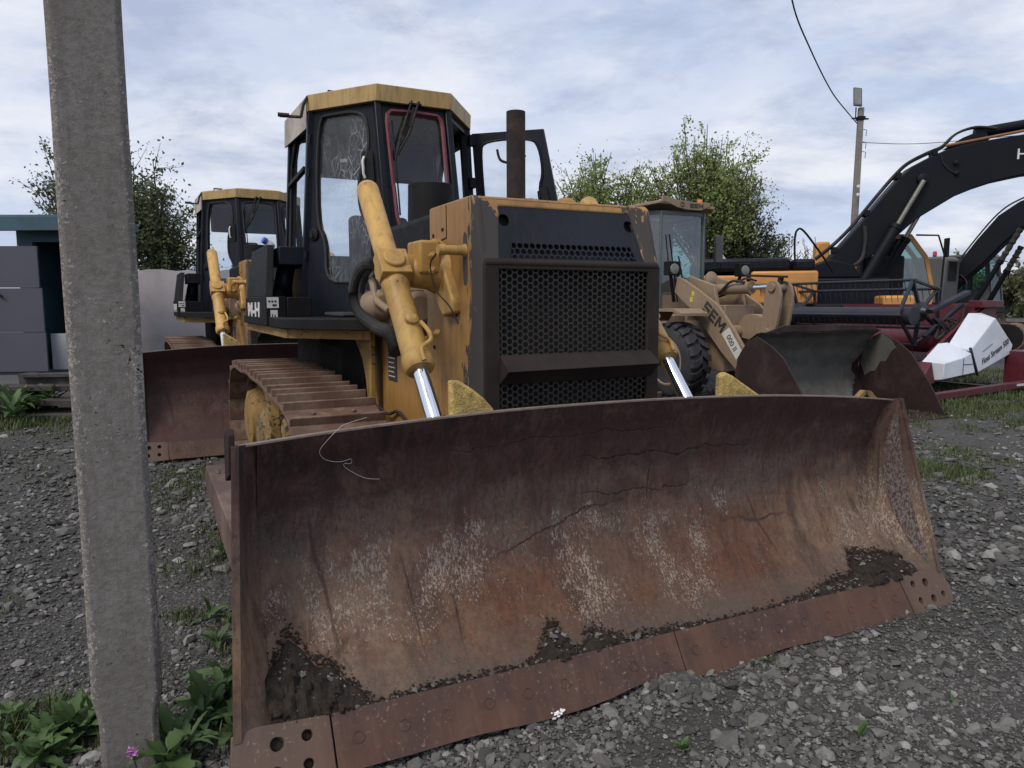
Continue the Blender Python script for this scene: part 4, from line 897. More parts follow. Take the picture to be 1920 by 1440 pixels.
# dirt left lying on the front blade above the cutting edge
kn = [(-1.66, .176), (-1.55, .26), (-1.50, .30), (-1.463, .345), (-1.42, .31), (-1.386, .262), (-1.34, .255), (-1.3, .215), (-1.213, .150), (-1.02, .158), (-.82, .150), (-.68, .152), (-.6, .168), (-.52, .225), (-.484, .232), (-.44, .165), (-.412, .162), (-.36, .195), (-.29, .188), (-.2, .160), (.03, .158), (.3, .150), (.47, .148), (.64, .150), (.8, .165), (1.0, .185), (1.14, .19), (1.18, .26), (1.3, .25), (1.45, .23), (1.56, .20), (1.66, .15)]
def mudtop(y):
    for (a, ha), (b, hb) in zip(kn, kn[1:]):
        if y <= b: return ha+(hb-ha)*(y-a)/(b-a)
    return kn[-1][1]
mud = MB(); NY, NZ = 420, 14; rows = []
for j in range(NZ+1):
    for i in range(NY+1):
        y = -1.55+3.09*i/NY; top = mudtop(y)+.016*mnoise.noise(Vector((y*14, 1, 1)))+.008*mnoise.noise(Vector((y*45, 2, 1))); v_ = j/NZ
        z0 = .142; zz_ = z0+(max(top, z0+.004)-z0)*v_; zn = max(0, (zz_-ZC)/(ZT+crown(y)-ZC)); p = bp(max(-1.53, min(1.53, y)), zn); p.y = y
        th = (.006+.030*min(1, (top-z0)/.10))*(math.sin(math.pi*min(1, .12+v_*.88))**.6 if v_ < 1 else -.1)
        th *= 1+.7*mnoise.noise(Vector((y*30, zz_*30, 4)))+.5*mnoise.noise(Vector((y*80, zz_*80, 2)))
        mud.v.append((p.x+th+.001, p.y, p.z+th*.25-(.004 if j == 0 else 0)))
W = NY+1; mud.f = [(j*W+i, j*W+i+1, (j+1)*W+i+1, (j+1)*W+i) for j in range(NZ) for i in range(NY)]
mo = mud.build('blade_dirt', SOIL); mo.location = dozer.location; mo.rotation_euler = dozer.rotation_euler; tag(mo, kind='stuff')
ps = []
for i in range(1500):
    y = rng.uniform(-1.53, 1.53); h = mudtop(y)-.142
    if rng.random() > h/.16: continue
    zz_ = .15+h*rng.random()*.85; p = bp(y, max(0, (zz_-ZC)/(ZT-ZC))); ps.append((p.x+.016+.010*min(1, h/.1), p.y, p.z+.004))
V, F, tn = stones(np.array(ps), np.clip(np.exp(rng.normal(math.log(.0058), .45, len(ps))), .003, .018), toned(len(ps))); so = np_mesh('blade_stones', V, F, STONE, tn); so.location = dozer.location; so.rotation_euler = dozer.rotation_euler; tag(so, kind='stuff')
ps = []
for i in range(5200):
    y = rng.uniform(-1.53, 1.53); h = mudtop(y)-.142; zz_ = .142+h+abs(rng.normal(0, .012))*(.6+h*6)
    if rng.random() > .25+h/.12: continue
    p = bp(y, max(0, (zz_-ZC)/(ZT-ZC))); ps.append((p.x+.004, p.y, p.z))
V, F, tn = stones(np.array(ps), np.clip(np.exp(rng.normal(math.log(.0026), .55, len(ps))), .0012, .008), toned(len(ps))*.4); so = np_mesh('soil_crumbs', V, F, SOIL, tn); so.location = dozer.location; so.rotation_euler = dozer.rotation_euler; tag(so, kind='stuff')
# thin string hanging on the blade
sp = []
for y, z in ((-1.27, 1.055), (-1.306, 1.017), (-1.328, .983), (-1.317, .954), (-1.285, .936), (-1.249, .931), (-1.217, .937), (-1.216, .920), (-1.238, .922), (-1.237, .909), (-1.204, .883), (-1.158, .857), (-1.11, .848)):
    p = bp(y, (z+.015*y-ZC)/(ZT+crown(y)-ZC), .004); sp.append(p)
sp = [sp[0]+Vector((-.08, .12, .02)), sp[0]+Vector((-.02, .03, .012))]+sp
o = MB().tube(spline(sp, 6), .0011, 5).build('string', STRG); o.location = dozer.location; o.rotation_euler = dozer.rotation_euler; tag(o, 'thin pale curled string hanging over the top edge of the front blade', 'string')
# canister with blue cap on the fender of the front dozer
b = thing('canister', 'small milky plastic canister with blue cap on the front bulldozer fender', 'canister', (0, 0, 0), 0)
b.location = dozer.location; b.rotation_euler = dozer.rotation_euler
MB().lathe((-3.55, -.93, 1.925), (.2, -.6, .6), [(-.02, .03), (0, .036), (.03, .032), (.05, .02), (.055, .018)], 16).build('canister_body', PLAST, b); MB().lathe((-3.535, -.965, 1.96), (.2, -.8, .4), [(0, .026), (.028, .026), (.032, .018)], 16).build('cap', BLUEP, b)

# ------------------------------------------------------------------ concrete pole in the foreground
pr = thing('concrete_pole', 'speckled grey concrete pole standing in weeds in the left foreground', 'pole', (-1.232, 2.21, 0), R(24))
m = MB(); w2 = .112
def sec(w_, d_, c_): return [(-w_+c_, -d_), (w_-c_, -d_), (w_, -d_+c_), (w_*.86, d_), (-w_*.86, d_), (-w_, -d_+c_)]
zs = [-.1, .0, .18, .24, .26]+[.5+i*.25 for i in range(14)]+[4.2, 6, 8]
sx = lambda z: .083 if z < .20 else (.093 if z < .25 else .098)
rows = [[(x, y, z) for x, y in sec(sx(z)+.0012*math.sin(z*5), .075, .015)] for z in zs]; vs = [q for r_ in rows for q in r_]; n = 6
m.add(vs, [(j*n+i, j*n+(i+1) % n, (j+1)*n+(i+1) % n, (j+1)*n+i) for j in range(len(rows)-1) for i in range(n)]+[tuple(range(n))[::-1], tuple((len(rows)-1)*n+i for i in range(n))])
m.build('pole_shaft', POLE, pr, bevel=.004)

# ------------------------------------------------------------------ vegetation
def leaf_cloud(C, size, elong=1.5):
    n = len(C); d = rng.normal(0, 1, (n, 3)); d /= np.linalg.norm(d, axis=1)[:, None]; e = np.cross(d, rng.normal(0, 1, (n, 3))); e /= np.linalg.norm(e, axis=1)[:, None]
    s = (size*rng.uniform(.6, 1.35, n))[:, None]; a, b = d*s*elong/2, e*s/2
    V = np.stack([C-a, C+b*.9-a*.1, C+a, C-b*.9-a*.1], 1); F = np.arange(4*n).reshape(n, 4); return V.reshape(-1, 3), F
def tree(label, base, trunk_h, ells, nleaf, size, lm, nbr=60, spread=.30, lean=(0, 0), cat='tree', name='tree', group=None, up=.5, tr=.12):
    base = np.array(base, float); T = thing(name, label, cat, tuple(base), 0, group)
    bm_ = MB(); top = np.array([lean[0], lean[1], trunk_h])
    bm_.tube([(0, 0, 0), tuple(top*.5+np.array([.1, 0, 0])), tuple(top)], [tr, tr*.8, tr*.55], 8)
    ends = []; wts = np.array([e[1][0]*e[1][1]*e[1][2] for e in ells]); wts = wts/wts.sum(); C = []
    for i in range(nbr):
        e = ells[rng.choice(len(ells), p=wts)]; c, rr = np.array(e[0])-base, np.array(e[1])
        d = rng.normal(0, 1, 3); d /= np.linalg.norm(d); d[2] = abs(d[2]) if rng.random() < .35 else d[2]
        p = c+d*rr*rng.uniform(.45, 1.0)**.6
        s = top*rng.uniform(.45, 1.0); mid = s+(p-s)*.5+rng.normal(0, .12, 3)+np.array([0, 0, .12])
        pts = spline([tuple(s), tuple(mid), tuple(p)], 5); r0 = tr*rng.uniform(.18, .34); bm_.tube(pts, list(np.linspace(r0, .010, len(pts))), 5, False)
        ln = np.linalg.norm(p-s)
        for k in range(7):
            u = rng.uniform(.45, 1); q = np.array(pts[int(u*(len(pts)-1))]); dd = rng.normal(0, 1, 3)*np.array([1, 1, .7])+np.array([0, 0, up]); dd = dd/np.linalg.norm(dd)*rng.uniform(.35, 1.0)*min(1.0, spread*2.4+.15)
            q2 = q+dd; bm_.tube([tuple(q), tuple((q+q2)/2+rng.normal(0, .03, 3)), tuple(q2)], [.011, .008, .004], 3, False); ends.append((q, q2))
    ntw = len(ends); cnt = max(2, nleaf//ntw)
    for q, q2 in ends:
        u = rng.uniform(.1, 1.05, cnt)[:, None]; g_ = rng.uniform(.5, 1.3)
        C.append(q+(q2-q)*u+rng.normal(0, 1, (cnt, 3))*spread*.28*g_*(.35+u))
    tone = np.concatenate([np.clip(np.full(len(c), rng.uniform(.05, .9))+rng.normal(0, .15, len(c)), 0, 1) for c in C]); C = np.concatenate(C)
    V, F = leaf_cloud(C, size); cr = np_mesh('crown', V, F, lm, np.repeat(tone, 4)); cr.parent = T
    bm_.build('trunk', BARK, T); return T
tree('tall spreading green tree in full leaf behind the loader', (6.3, 24, 0), 3.2, [((6.1, 24, 5.2), (1.9, 1.4, 1.7)), ((7.2, 24, 5.0), (1.2, 1.2, 1.3)), ((6.2, 24, 6.8), (1.25, 1, .95)), ((4.9, 24, 5.2), (1.0, 1, 1.2)), ((6.9, 24, 3.6), (1.3, 1, .8))], 20000, .066, LEAFA, 120, .46, (.1, 0), tr=.14)
tree('thin brownish tree with small leaves at the right side of the tall one', (7.5, 25.2, 0), 2.6, [((8.0, 25.2, 4.4), (1.2, 1, 1.3)), ((7.2, 25.2, 5.0), (1.5, 1, 1.4))], 12000, .052, LEAFC, 75, .40, (.2, 0), tr=.10)
tree('bright green tree left of the tall one, behind the open cab door', (3.0, 24.5, 0), 2.2, [((2.1, 24.5, 4.7), (1.2, 1, 1.5)), ((3.1, 24.5, 4.6), (1.2, 1, 1.3)), ((4.4, 24.5, 4.8), (1.2, 1, 1.4)), ((2.9, 24.5, 6.0), (.5, .8, .9)), ((3.4, 24.5, 3.3), (1.9, 1, .8))], 21000, .066, LEAFA, 110, .44, tr=.10)
tree('low dark green bush at the right foot of the trees', (8.4, 24.6, 0), 1.2, [((8.3, 24.6, 3.4), (.85, .8, .65)), ((7.9, 24.6, 2.5), (.9, .8, .7))], 9000, .062, LEAFB, 45, .32, cat='bush', name='bush')
tree('small dark windblown tree behind the shed, left of the foreground pole', (-11.2, 19.5, 0), 2.2, [((-11.5, 19.5, 4.1), (1.1, .8, 1.0)), ((-11.6, 19.5, 5.1), (.6, .6, .7)), ((-10.6, 19.5, 3.6), (1.0, .8, 1.0))], 11000, .062, LEAFB, 60, .36, tr=.08)
tree('dark green tree behind the concrete wall, right of the foreground pole', (-9.4, 19.5, 0), 2.0, [((-9.8, 19.5, 4.0), (.8, .8, 1.25)), ((-9.05, 19.5, 3.7), (.75, .8, 1.1)), ((-8.7, 19.5, 2.9), (.65, .8, .8)), ((-9.3, 19.5, 4.9), (.5, .6, .45))], 12000, .062, LEAFB, 75, .34, tr=.08)
tree('small green tree far away between the two excavators', (18.2, 30, 0), 1.4, [((17.8, 30, 2.6), (1.1, .9, .55))], 6000, .10, LEAFA, 30, .3)
tree('low grey-green bush on the horizon behind the farther excavator', (21.5, 32, 0), 1.2, [((21.6, 32, 2.3), (1.6, 1, .7))], 5000, .12, LEAFC, 26, .3, cat='bush', name='bush')
# far tree belt that reads as one mass
C = []
for i in range(46):
    a = -62+i*2.9+rng.uniform(-1, 1); C.append(np.array([a, 72+rng.uniform(-4, 4), 1.2])+rng.normal(0, 1, (420, 3))*np.array([1.6, 1.2, .75]))
C = np.concatenate(C); C[:, 2] = np.abs(C[:, 2]); V, F = leaf_cloud(C, .45); tag(np_mesh('distant_wood', V, F, LEAFB, np.repeat(rng.random(len(C)), 4)), kind='stuff')
# dry stalks behind the loader
for x, y, h in ((11.3, 30, 4.0), (11.9, 30, 3.7), (12.35, 30, 4.1)):
    T = thing('dry_weed', 'tall dry weed stalks sticking up behind the orange excavator hood', 'weed', (x, y, 0), 0, 'dry weeds behind the excavator'); m = MB()
    for k in range(9):
        a = rng.uniform(-.5, .5); tp = (a, rng.uniform(-.2, .2), h*rng.uniform(.8, 1)); m.tube([(0, 0, 0), (a*.4, 0, h*.5), tp], [.02, .014, .006], 4)
        for q in range(5): z = tp[2]-q*.16; m.tube([(a*(z/tp[2]), 0, z-.1), (a*(z/tp[2])+rng.uniform(-.2, .2), rng.uniform(-.1, .1), z+.06)], [.008, .016], 4)
    m.build('stalks', DRY, T)

def grass(patches, name='grass'):
    V = []; F = []; T_ = []; b = 0
    for cx, cy, rx, ry, n, h, sd_ in patches:
        for i in range(n):
            a = rng.uniform(0, 2*np.pi); q = rng.random()**.5; x, y = cx+rx*q*math.cos(a), cy+ry*q*math.sin(a)
            if mnoise.noise(Vector((x*2.2, y*2.2, sd_))) < -.12: continue
            hh = h*rng.uniform(.35, 1.15)*(1-.5*q); d = rng.uniform(0, 2*np.pi); bx, by = math.cos(d)*hh*rng.uniform(.1, .6), math.sin(d)*hh*rng.uniform(.1, .6); w_ = rng.uniform(.0015, .0035)*(1+cy*.12); px, py = -math.sin(d)*w_, math.cos(d)*w_
            V += [(x-px, y-py, 0), (x+px, y+py, 0), (x+bx*.35+px*.8, y+by*.35+py*.8, hh*.6), (x+bx*.35-px*.8, y+by*.35-py*.8, hh*.6), (x+bx, y+by, hh), (x+bx+px*.1, y+by+py*.1, hh)]
            F += [(b, b+1, b+2, b+3), (b+3, b+2, b+5, b+4)]; T_ += [rng.random()]*6; b += 6
    tag(np_mesh(name, np.array(V), np.array(F), GRASS, np.array(T_)), kind='stuff')
grass([(7.9, 11.4, 2.6, 1.5, 15000, .14, 1), (10.5, 13.5, 3.5, 2.5, 9000, .16, 1), (5.9, 10.2, 1.2, .8, 3500, .12, 2), (6.2, 8.8, 1.6, .8, 2600, .09, 3), (3.55, 6.2, .55, .55, 1500, .12, 1), (4.3, 6.9, .8, .5, 900, .08, 4), (3.9, 5.1, 1.0, .6, 420, .05, 5), (-1.75, 4.6, .30, .9, 900, .09, 1), (-1.2, 3.5, .22, .6, 700, .09, 2), (-2.3, 5.6, .8, .6, 900, .09, 3),
       (-4.6, 8.6, 1.6, .6, 1400, .10, 1), (-6.4, 8.9, .9, .5, 1800, .18, 2), (-2.6, 6.3, .5, .3, 500, .07, 2), (-.95, 2.55, .25, .35, 500, .13, 6), (-1.62, 2.38, .28, .2, 700, .12, 7), (-2.6, 3.4, .25, .2, 120, .06, 1), (-1.55, 3.3, .12, .1, 130, .06, 1), (1.05, 2.85, .05, .1, 26, .09, 1), (-4.2, 6.5, 1.5, 1.0, 700, .06, 3), (2.2, 3.2, .5, .4, 120, .04, 3), (-3.5, 11.6, 2.5, .7, 2200, .16, 1)])

def leafy(label, x, y, n, ln, wd, hgt, tone=(.2, .8), lobed=True, cat='weed', name='leafy_weed', group='leafy weeds around the concrete pole', m_=None):
    T = thing(name, label, cat, (x, y, 0), 0, group); V = []; F = []; tn = []; b = 0
    for i in range(n):
        a = 2*np.pi*i/n*1.618+rng.uniform(-.3, .3); L = ln*rng.uniform(.6, 1.15); Wd = wd*rng.uniform(.7, 1.2); el = rng.uniform(.35, 1.25); z0 = hgt*rng.uniform(0, .6); dr = rng.uniform(.6, 1.5); NS = 9; t0 = rng.uniform(*tone); tw = rng.uniform(-.5, .5)
        for k in range(NS+1):
            u = k/NS; s = L*u; e = el-dr*u; X = s*math.cos(el)*(1-.15*u); Z = z0+L*(math.sin(el)*u-.38*dr*u*u); wv = Wd*(math.sin(math.pi*min(1, u**.75))**.8)*(.12 if u < .18 else 1)
            if lobed: wv *= 1+.22*math.sin(k*2.6+i)
            px, py = -math.sin(a+tw*u), math.cos(a+tw*u); fold = wv*.35
            for c_, sg in ((-1, 1), (0, 0), (1, 1)): V.append((X*math.cos(a)+px*wv*c_, X*math.sin(a)+py*wv*c_, max(.003, Z)+fold*sg)); tn.append(np.clip(t0+(.25 if c_ == 0 else rng.uniform(-.06, .06)), 0, 1))
        for k in range(NS):
            for c_ in (0, 1): F.append((b+k*3+c_, b+k*3+c_+1, b+(k+1)*3+c_+1, b+(k+1)*3+c_))
        b += 3*(NS+1)
    o = np_mesh('leaves', np.array(V), np.array(F), m_ or WEED, np.array(tn), True); o.parent = T; return T
for i in range(26):
    x, y = -1.05+rng.uniform(-.10, .20), 2.32+rng.uniform(-.20, .42); leafy('broad leaved green weed growing to the right of the concrete pole', x, y, int(rng.integers(6, 10)), rng.uniform(.15, .24), rng.choice([.010, .016, .024, .032]), rng.uniform(.03, .16), (.1, 1))
for x, y in ((-1.26, 2.05), (-1.14, 2.06), (-1.06, 2.12), (-1.20, 2.02)): leafy('broad leaved green weed growing to the right of the concrete pole', x, y, 7, .14, .030, .02, (.2, .8))
for i in range(20):
    x, y = -1.55+rng.uniform(-.22, .18), 2.28+rng.uniform(-.12, .16); leafy('narrow leaved yellowish weed growing to the left of the concrete pole', x, y, int(rng.integers(6, 10)), rng.uniform(.12, .20), rng.uniform(.010, .024), rng.uniform(.02, .12), (.2, 1), group='weeds left of the pole')
leafy('single bright green sprout with two leaves in the right foreground gravel', 1.17, 2.32, 3, .085, .014, .02, (.8, 1), False, group=None)
leafy('tiny feathery sprout in the gravel at the bottom edge of the picture', .56, 2.26, 16, .06, .007, .0, (.5, .9), True, group=None)
leafy('small thin-leaved sprout beside the blade in the gravel', 1.0, 2.86, 5, .11, .008, .0, (.2, .6), False, group=None)
leafy('flat little green sprout right of the bright one in the gravel', 1.62, 2.53, 6, .05, .007, .0, (.4, .8), False, group=None)
for i in range(14):
    x, y = -7.1+rng.uniform(0, 1.0), 9.3+rng.uniform(-.5, .5)
    leafy('tall feathery green weed growing in front of the grey gate', x, y, 24, .42, .035, .45, (.1, .6), True, group='weeds before the gate')
for i in range(7):
    leafy('low green weed beside the push arm of the front bulldozer', -1.25+rng.uniform(-.1, .12)-i*.09, 3.0+i*.28, 10, .13, .018, .05, (.1, .5), True, group='weeds beside the push arm')
c = thing('clover_flower', 'single pink clover flower in the weeds before the concrete pole', 'flower', (-1.155, 2.07, 0)); m = MB(); m.tube([(0, 0, 0), (.01, 0, .06), (0, 0, .115)], [.003, .0025, .002], 5); m.build('stem', WEED, c)
V, F = leaf_cloud(rng.normal(0, .0055, (160, 3))+np.array([0, 0, .122]), .009, 2.2); o = np_mesh('flower_head', V, F, PINK, np.full(len(V), .5)); o.parent = c

# ------------------------------------------------------------------ shed, gate, steps, wall
s = thing('shed', 'teal painted shed with flat roof and dark open doorway on the far left', 'shed', (-6.6, 11, 0))
m = MB(); m.box(-.93, .50, -.35, 1.1, 2.66, 2.78); m.box(-.95, .52, -.37, -.33, 2.55, 2.76); m.build('roof', TEALD, s, bevel=.01)
m = MB(); m.box(-.78, .45, 0, .06, 2.42, 2.66); m.box(.39, .45, 0, .06, .5, 2.42); m.box(-.78, -.55, 0, .06, .5, 2.42); m.box(-.78, -.72, .06, 1, .5, 2.66); m.box(.39, .45, .06, 1, .5, 2.66); m.box(-.72, .39, .95, 1, .5, 2.66); m.box(-.78, .45, .06, 1, .42, .5); m.build('wall', TEALD, s)
m = MB(); m.box(-.50, .38, .2, .24, .5, 1.05); m.build('white_board', WHITE, s)
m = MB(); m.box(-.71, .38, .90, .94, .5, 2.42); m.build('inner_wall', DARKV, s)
br = thing('barrel', 'teal barrel standing inside the open shed doorway', 'barrel', (-6.56, 11.55, .5)); MB().lathe((0, 0, .02), (0, 0, 1), [(0, .20), (.3, .27), (.6, .29), (.8, .25), (.93, .16), (.95, .05)], 24).build('barrel_body', BARR, br)
g1 = thing('steel_gate', 'grey sheet steel gate leaf standing open before the shed', 'gate', (-7.35, 10.2, 0), R(4))
m = MB(); m.box(-1.6, .78, 0, .03, .55, 1.10); m.build('sheet', GATE, g1); m = MB(); m.box(-1.6, .77, .001, .031, 1.108, 1.72); m.build('sheet', GATE, g1); m = MB(); m.box(-1.6, .74, 0, .03, 1.728, 2.30); m.build('sheet', GATE, g1)
m = MB(); m.box(-1.6, .78, .035, .08, .5, .56); m.box(-1.6, .72, .035, .08, 2.24, 2.3); m.box(.02, .06, .035, .08, .0, 2.3); m.build('gate_frame', GATE, g1); MB().tube([(.12, -.02, 1.68), (.18, -.04, 1.66), (.26, -.03, 1.60)], .014, 6).build('handle', BLK, g1)
for i, (x0, x1, y0, y1, z0, z1, r_) in enumerate([(-7.0, -4.9, 9.15, 9.40, .0, .09, 3), (-6.95, -5.0, 9.5, 9.8, .0, .10, -2), (-6.85, -6.6, 9.30, 9.62, .10, .17, 20), (-5.4, -5.1, 9.30, 9.7, .10, .17, -12), (-6.95, -4.95, 9.38, 9.70, .175, .25, -3), (-6.85, -6.6, 9.6, 9.95, .255, .34, 8), (-6.9, -5.05, 9.62, 9.95, .345, .41, 2), (-6.8, -5.0, 9.95, 10.2, .30, .50, -1), (-6.75, -5.1, 9.9, 10.2, .505, .55, 3)]):
    m = MB(); xc, yc = (x0+x1)/2, (y0+y1)/2
    for k in range(12):
        a, b_ = x0-xc+(x1-x0)*k/12, x0-xc+(x1-x0)*(k+1)/12; j_ = [rng.uniform(-.008, .008) for _ in range(4)]
        if k == 0: prev = (y0-yc, y1-yc, z0, z1)
        cur = (y0-yc+rng.uniform(-.012, .012), y1-yc+rng.uniform(-.012, .012), z0, z1+rng.uniform(-.012, .004)); p_, c_ = prev, cur
        m.hexa([(a, p_[0], p_[2]), (b_, c_[0], c_[2]), (b_, c_[1], c_[2]), (a, p_[1], p_[2]), (a, p_[0], p_[3]), (b_, c_[0], c_[3]), (b_, c_[1], c_[3]), (a, p_[1], p_[3])]); prev = cur
    o = m.build('sleeper', WOOD, smooth=0); o.location = (xc, yc, 0); o.rotation_euler = (0, 0, R(r_)); tag(o, 'weathered dark wooden beam stacked as a step before the shed', 'beam', 'stacked wooden beams before the shed')
w1 = thing('concrete_wall', 'pale lilac-grey rendered concrete wall behind the second bulldozer', 'wall', (-4, 13, 0))
m = MB()
top = [(-3.2+i*.25, 2.10-.002*i+.018*math.sin(i*2.3)+.014*math.sin(i*5.1)) for i in range(34)]
m.prism([(-3.2, 0)]+top+[(top[-1][0], 0)], 'y', 0, .18); m.build('wall_slab', WALLM, w1)

# ------------------------------------------------------------------ wheel loader
def block_sem(org, xd, yd, wd, hh, gap, st, m_, parent, th=.002):
    X, Y = Vector(xd).normalized(), Vector(yd); Y = (Y-X*Y.dot(X)).normalized(); Z = X.cross(Y); O = Vector(org); m = MB()
    def poly(pts):
        p = [O+X*x+Y*y for x, y in pts]; n = len(p); m.add(p+[q+Z*th for q in p], [tuple(range(n))[::-1], tuple(range(n, 2*n))]+[(i, (i+1) % n, (i+1) % n+n, i+n) for i in range(n)])
    mid = (hh-st)/2
    S = [(0, 0), (wd, 0), (wd, mid+st), (st, mid+st), (st, hh-st), (wd, hh-st), (wd, hh), (0, hh), (0, mid), (wd-st, mid), (wd-st, st), (0, st)]; poly(S)
    x = wd+gap; poly([(x, 0), (x+wd, 0), (x+wd, st), (x+st, st), (x+st, mid), (x+wd*.92, mid), (x+wd*.92, mid+st), (x+st, mid+st), (x+st, hh-st), (x+wd, hh-st), (x+wd, hh), (x, hh)])
    x = 2*(wd+gap); w_ = wd*1.3; poly([(x, 0), (x+st, 0), (x+st, hh*.62), (x+w_/2, hh*.18), (x+w_-st, hh*.62), (x+w_-st, 0), (x+w_, 0), (x+w_, hh), (x+w_-st*1.05, hh), (x+w_/2, hh*.48), (x+st*1.05, hh), (x, hh)])
    return m.build('lettering', m_, parent, smooth=0)
def tyre(parent, x, y, z, r, w_, side):
    m = MB(); m.lathe((x, y-w_/2, z), (0, 1, 0), [(0, r*.55), (.0, r*.62), (.01, r*.78), (.05, r*.90), (.09, r*.935), (w_-.09, r*.935), (w_-.05, r*.90), (w_-.01, r*.78), (w_, r*.62), (w_, r*.55)], 44); ty = m.build('tyre', TYRE, parent, smooth=50)
    m = MB(); N = 20
    for k in range(N):
        for sg in (-1, 1):
            a0 = 2*math.pi*(k+(.5 if sg > 0 else 0))/N; q = []
            for yy, da, rr in ((0.02, .12, r), (.5, .0, r), (.82, -.02, r*.985), (1.0, -.02, r*.93)):
                for hh in (0, 1):
                    for ww in (-.5, .5):
                        aa = a0+da+ww*(2*math.pi/N)*.52; R_ = (rr if hh else r*.90); q.append((x+math.cos(aa)*R_, y+sg*yy*w_/2, z+math.sin(aa)*R_))
            for i in range(3): b_ = i*4; m.hexa([q[b_], q[b_+4], q[b_+5], q[b_+1], q[b_+2], q[b_+6], q[b_+7], q[b_+3]])
    m.build('tread_lugs', TYRE, ty, smooth=0)
    m = MB(); s_ = -1 if side < 0 else 1; yo = y+s_*w_/2
    m.lathe((x, yo-s_*.02, z), (0, s_, 0), [(0, r*.60), (.025, r*.60), (.03, r*.56), (.0, r*.50), (-.08, r*.46), (-.09, r*.30), (-.02, r*.28), (-.0, r*.24), (.02, r*.12), (.03, .02)], 32); rm = m.build('rim', SAND, ty)
    m = MB()
    for k in range(10): a = 2*math.pi*k/10; m.lathe((x+math.cos(a)*r*.37, yo-s_*.10, z+math.sin(a)*r*.37), (0, s_, 0), [(0, .016), (.03, .016)], 6)
    m.build('wheel_nuts', GRL, rm)
ld = thing('wheel_loader', 'sand coloured wheel loader with dirty bucket lowered, parked right of the front bulldozer', 'loader', (3.24, 11.41, 0), facing(27))
for x in (0, -2.5):
    for s_ in (-1, 1): tyre(ld, x, s_*.83, .60, .60, .40, s_)
m = MB(); m.box(-.45, .45, -.30, .30, .45, 1.45); m.prism([(-.4, 1.2), (.35, 1.2), (.2, 1.75), (-.35, 1.9)], 'y', -.30, -.24); m.prism([(-.4, 1.2), (.35, 1.2), (.2, 1.75), (-.35, 1.9)], 'y', .24, .30); m.cyl((0, -.7, .6), (0, .7, .6), .14); m.build('front_frame', SAND, ld, bevel=.01)
m = MB(); m.box(-3.6, -.75, -.45, .45, .55, 1.30); m.box(-3.7, -2.0, -.60, .60, 1.2, 1.95); m.cyl((-2.5, -.7, .6), (-2.5, .7, .6), .14); m.build('rear_frame', SAND, ld, bevel=.03)
for s_ in (-1, 1):
    arm = [(-.47, 1.89), (-.35, 1.86), (.06, 1.66), (.45, 1.45), (.79, 1.10), (1.05, .78), (1.55, .30), (1.62, .20), (1.50, .14), (.89, .50), (.55, .76), (.23, 1.06), (-.07, 1.34), (-.45, 1.60), (-.53, 1.66)]
    m = MB(); m.prism(arm, 'y', s_*.45, s_*.40); a_ = m.build('lift_arm', SAND, ld, bevel=.004)
    if s_ < 0:
        block_sem((.115, -.4525, 1.375), (.775, 0, -.632), (.632, 0, .775), .150, .185, .026, .042, DECAL, a_)
        m = MB(); n_ = Vector((0, -1, 0)); q = [Vector((x, -.4515, z)) for x, z in ((.553, 1.028), (.705, 1.125), (.985, .785), (.865, .665))]; m.hexa([*q, *[p+n_*.002 for p in q]]); lb = m.build('number_plate', STICK, a_)
        text('000 II', .125, (.655, -.4545, .985), (.60, 0, -.80), (.80, 0, .60), DECAL, lb, ext=.001, sx=.95, bold=.001)
        m = MB(); m.box(-.12, -.06, -.4525, -.450, 1.59, 1.66); m.box(-.155, -.095, -.4525, -.450, 1.50, 1.575); m.build_each('yellow_sticker', simple('sticker_yellow', (.5, .45, .05)), a_)
m = MB(); m.cyl((-.22, 0, 1.68), (.62, 0, 1.70), .085, n=20); m.lathe((-.25, 0, 1.68), (1, 0, 0), [(0, .05), (.03, .10), (.10, .10)], 18); m.lathe((.60, 0, 1.70), (1, 0, 0), [(0, .095), (.07, .095)], 18); tc = m.build('tilt_cylinder', SAND, ld); MB().cyl((.6, 0, 1.70), (1.16, 0, 1.715), .036, n=14).build('cylinder_rod', CHROME, tc)
m = MB(); m.tube(spline([(-.2, -.1, 1.56), (.1, -.12, 1.62), (.35, -.1, 1.80), (.6, -.08, 1.78)], 5), .02, 8); m.tube(spline([(-.2, .1, 1.56), (.15, .12, 1.66), (.40, .1, 1.84), (.75, .0, 1.80)], 5), .016, 8); m.build('hydraulic_hose', RUB, ld)
for s_ in (-1, 1):
    m = MB(); m.prism(smooth_loop([(1.07, 1.72), (1.16, 1.80), (1.30, 1.76), (1.36, 1.55), (1.27, 1.05), (1.12, .92), (1.0, .98), (1.02, 1.2)], 1), 'y', s_*.09, s_*.14); m.build('bell_crank', SAND, ld, bevel=.006)
m = MB(); m.prism(smooth_loop([(.45, .98), (.55, 1.28), (.80, 1.33), (1.06, 1.24), (1.18, 1.08), (1.10, .96), (.85, .92)], 1), 'y', -.08, .08); m.lathe((1.13, -.17, 1.06), (0, 1, 0), [(0, .06), (.34, .06)], 16); m.lathe((1.20, -.17, 1.69), (0, 1, 0), [(0, .06), (.34, .06)], 16); m.cyl((.5, -.44, 1.05), (.5, .44, 1.05), .10); m.build('cross_tube', SAND, ld, bevel=.006)
m = MB(); m.bar((.62, 0, 1.88), (1.30, 0, 1.84), .10, .03); m.cyl((1.22, 0, 1.84), (1.20, 0, 1.74), .04); m.build('lever_guard', MARR, ld)
for s_ in (-1, 1):
    m = MB(); m.prism([(-.60, 1.22), (-.46, 1.40), (.15, 1.40), (.34, 1.33), (.34, 1.29), (.13, 1.355), (-.44, 1.355), (-.57, 1.2)], 'y', s_*.52, s_*1.03); m.build('fender', SAND, ld)
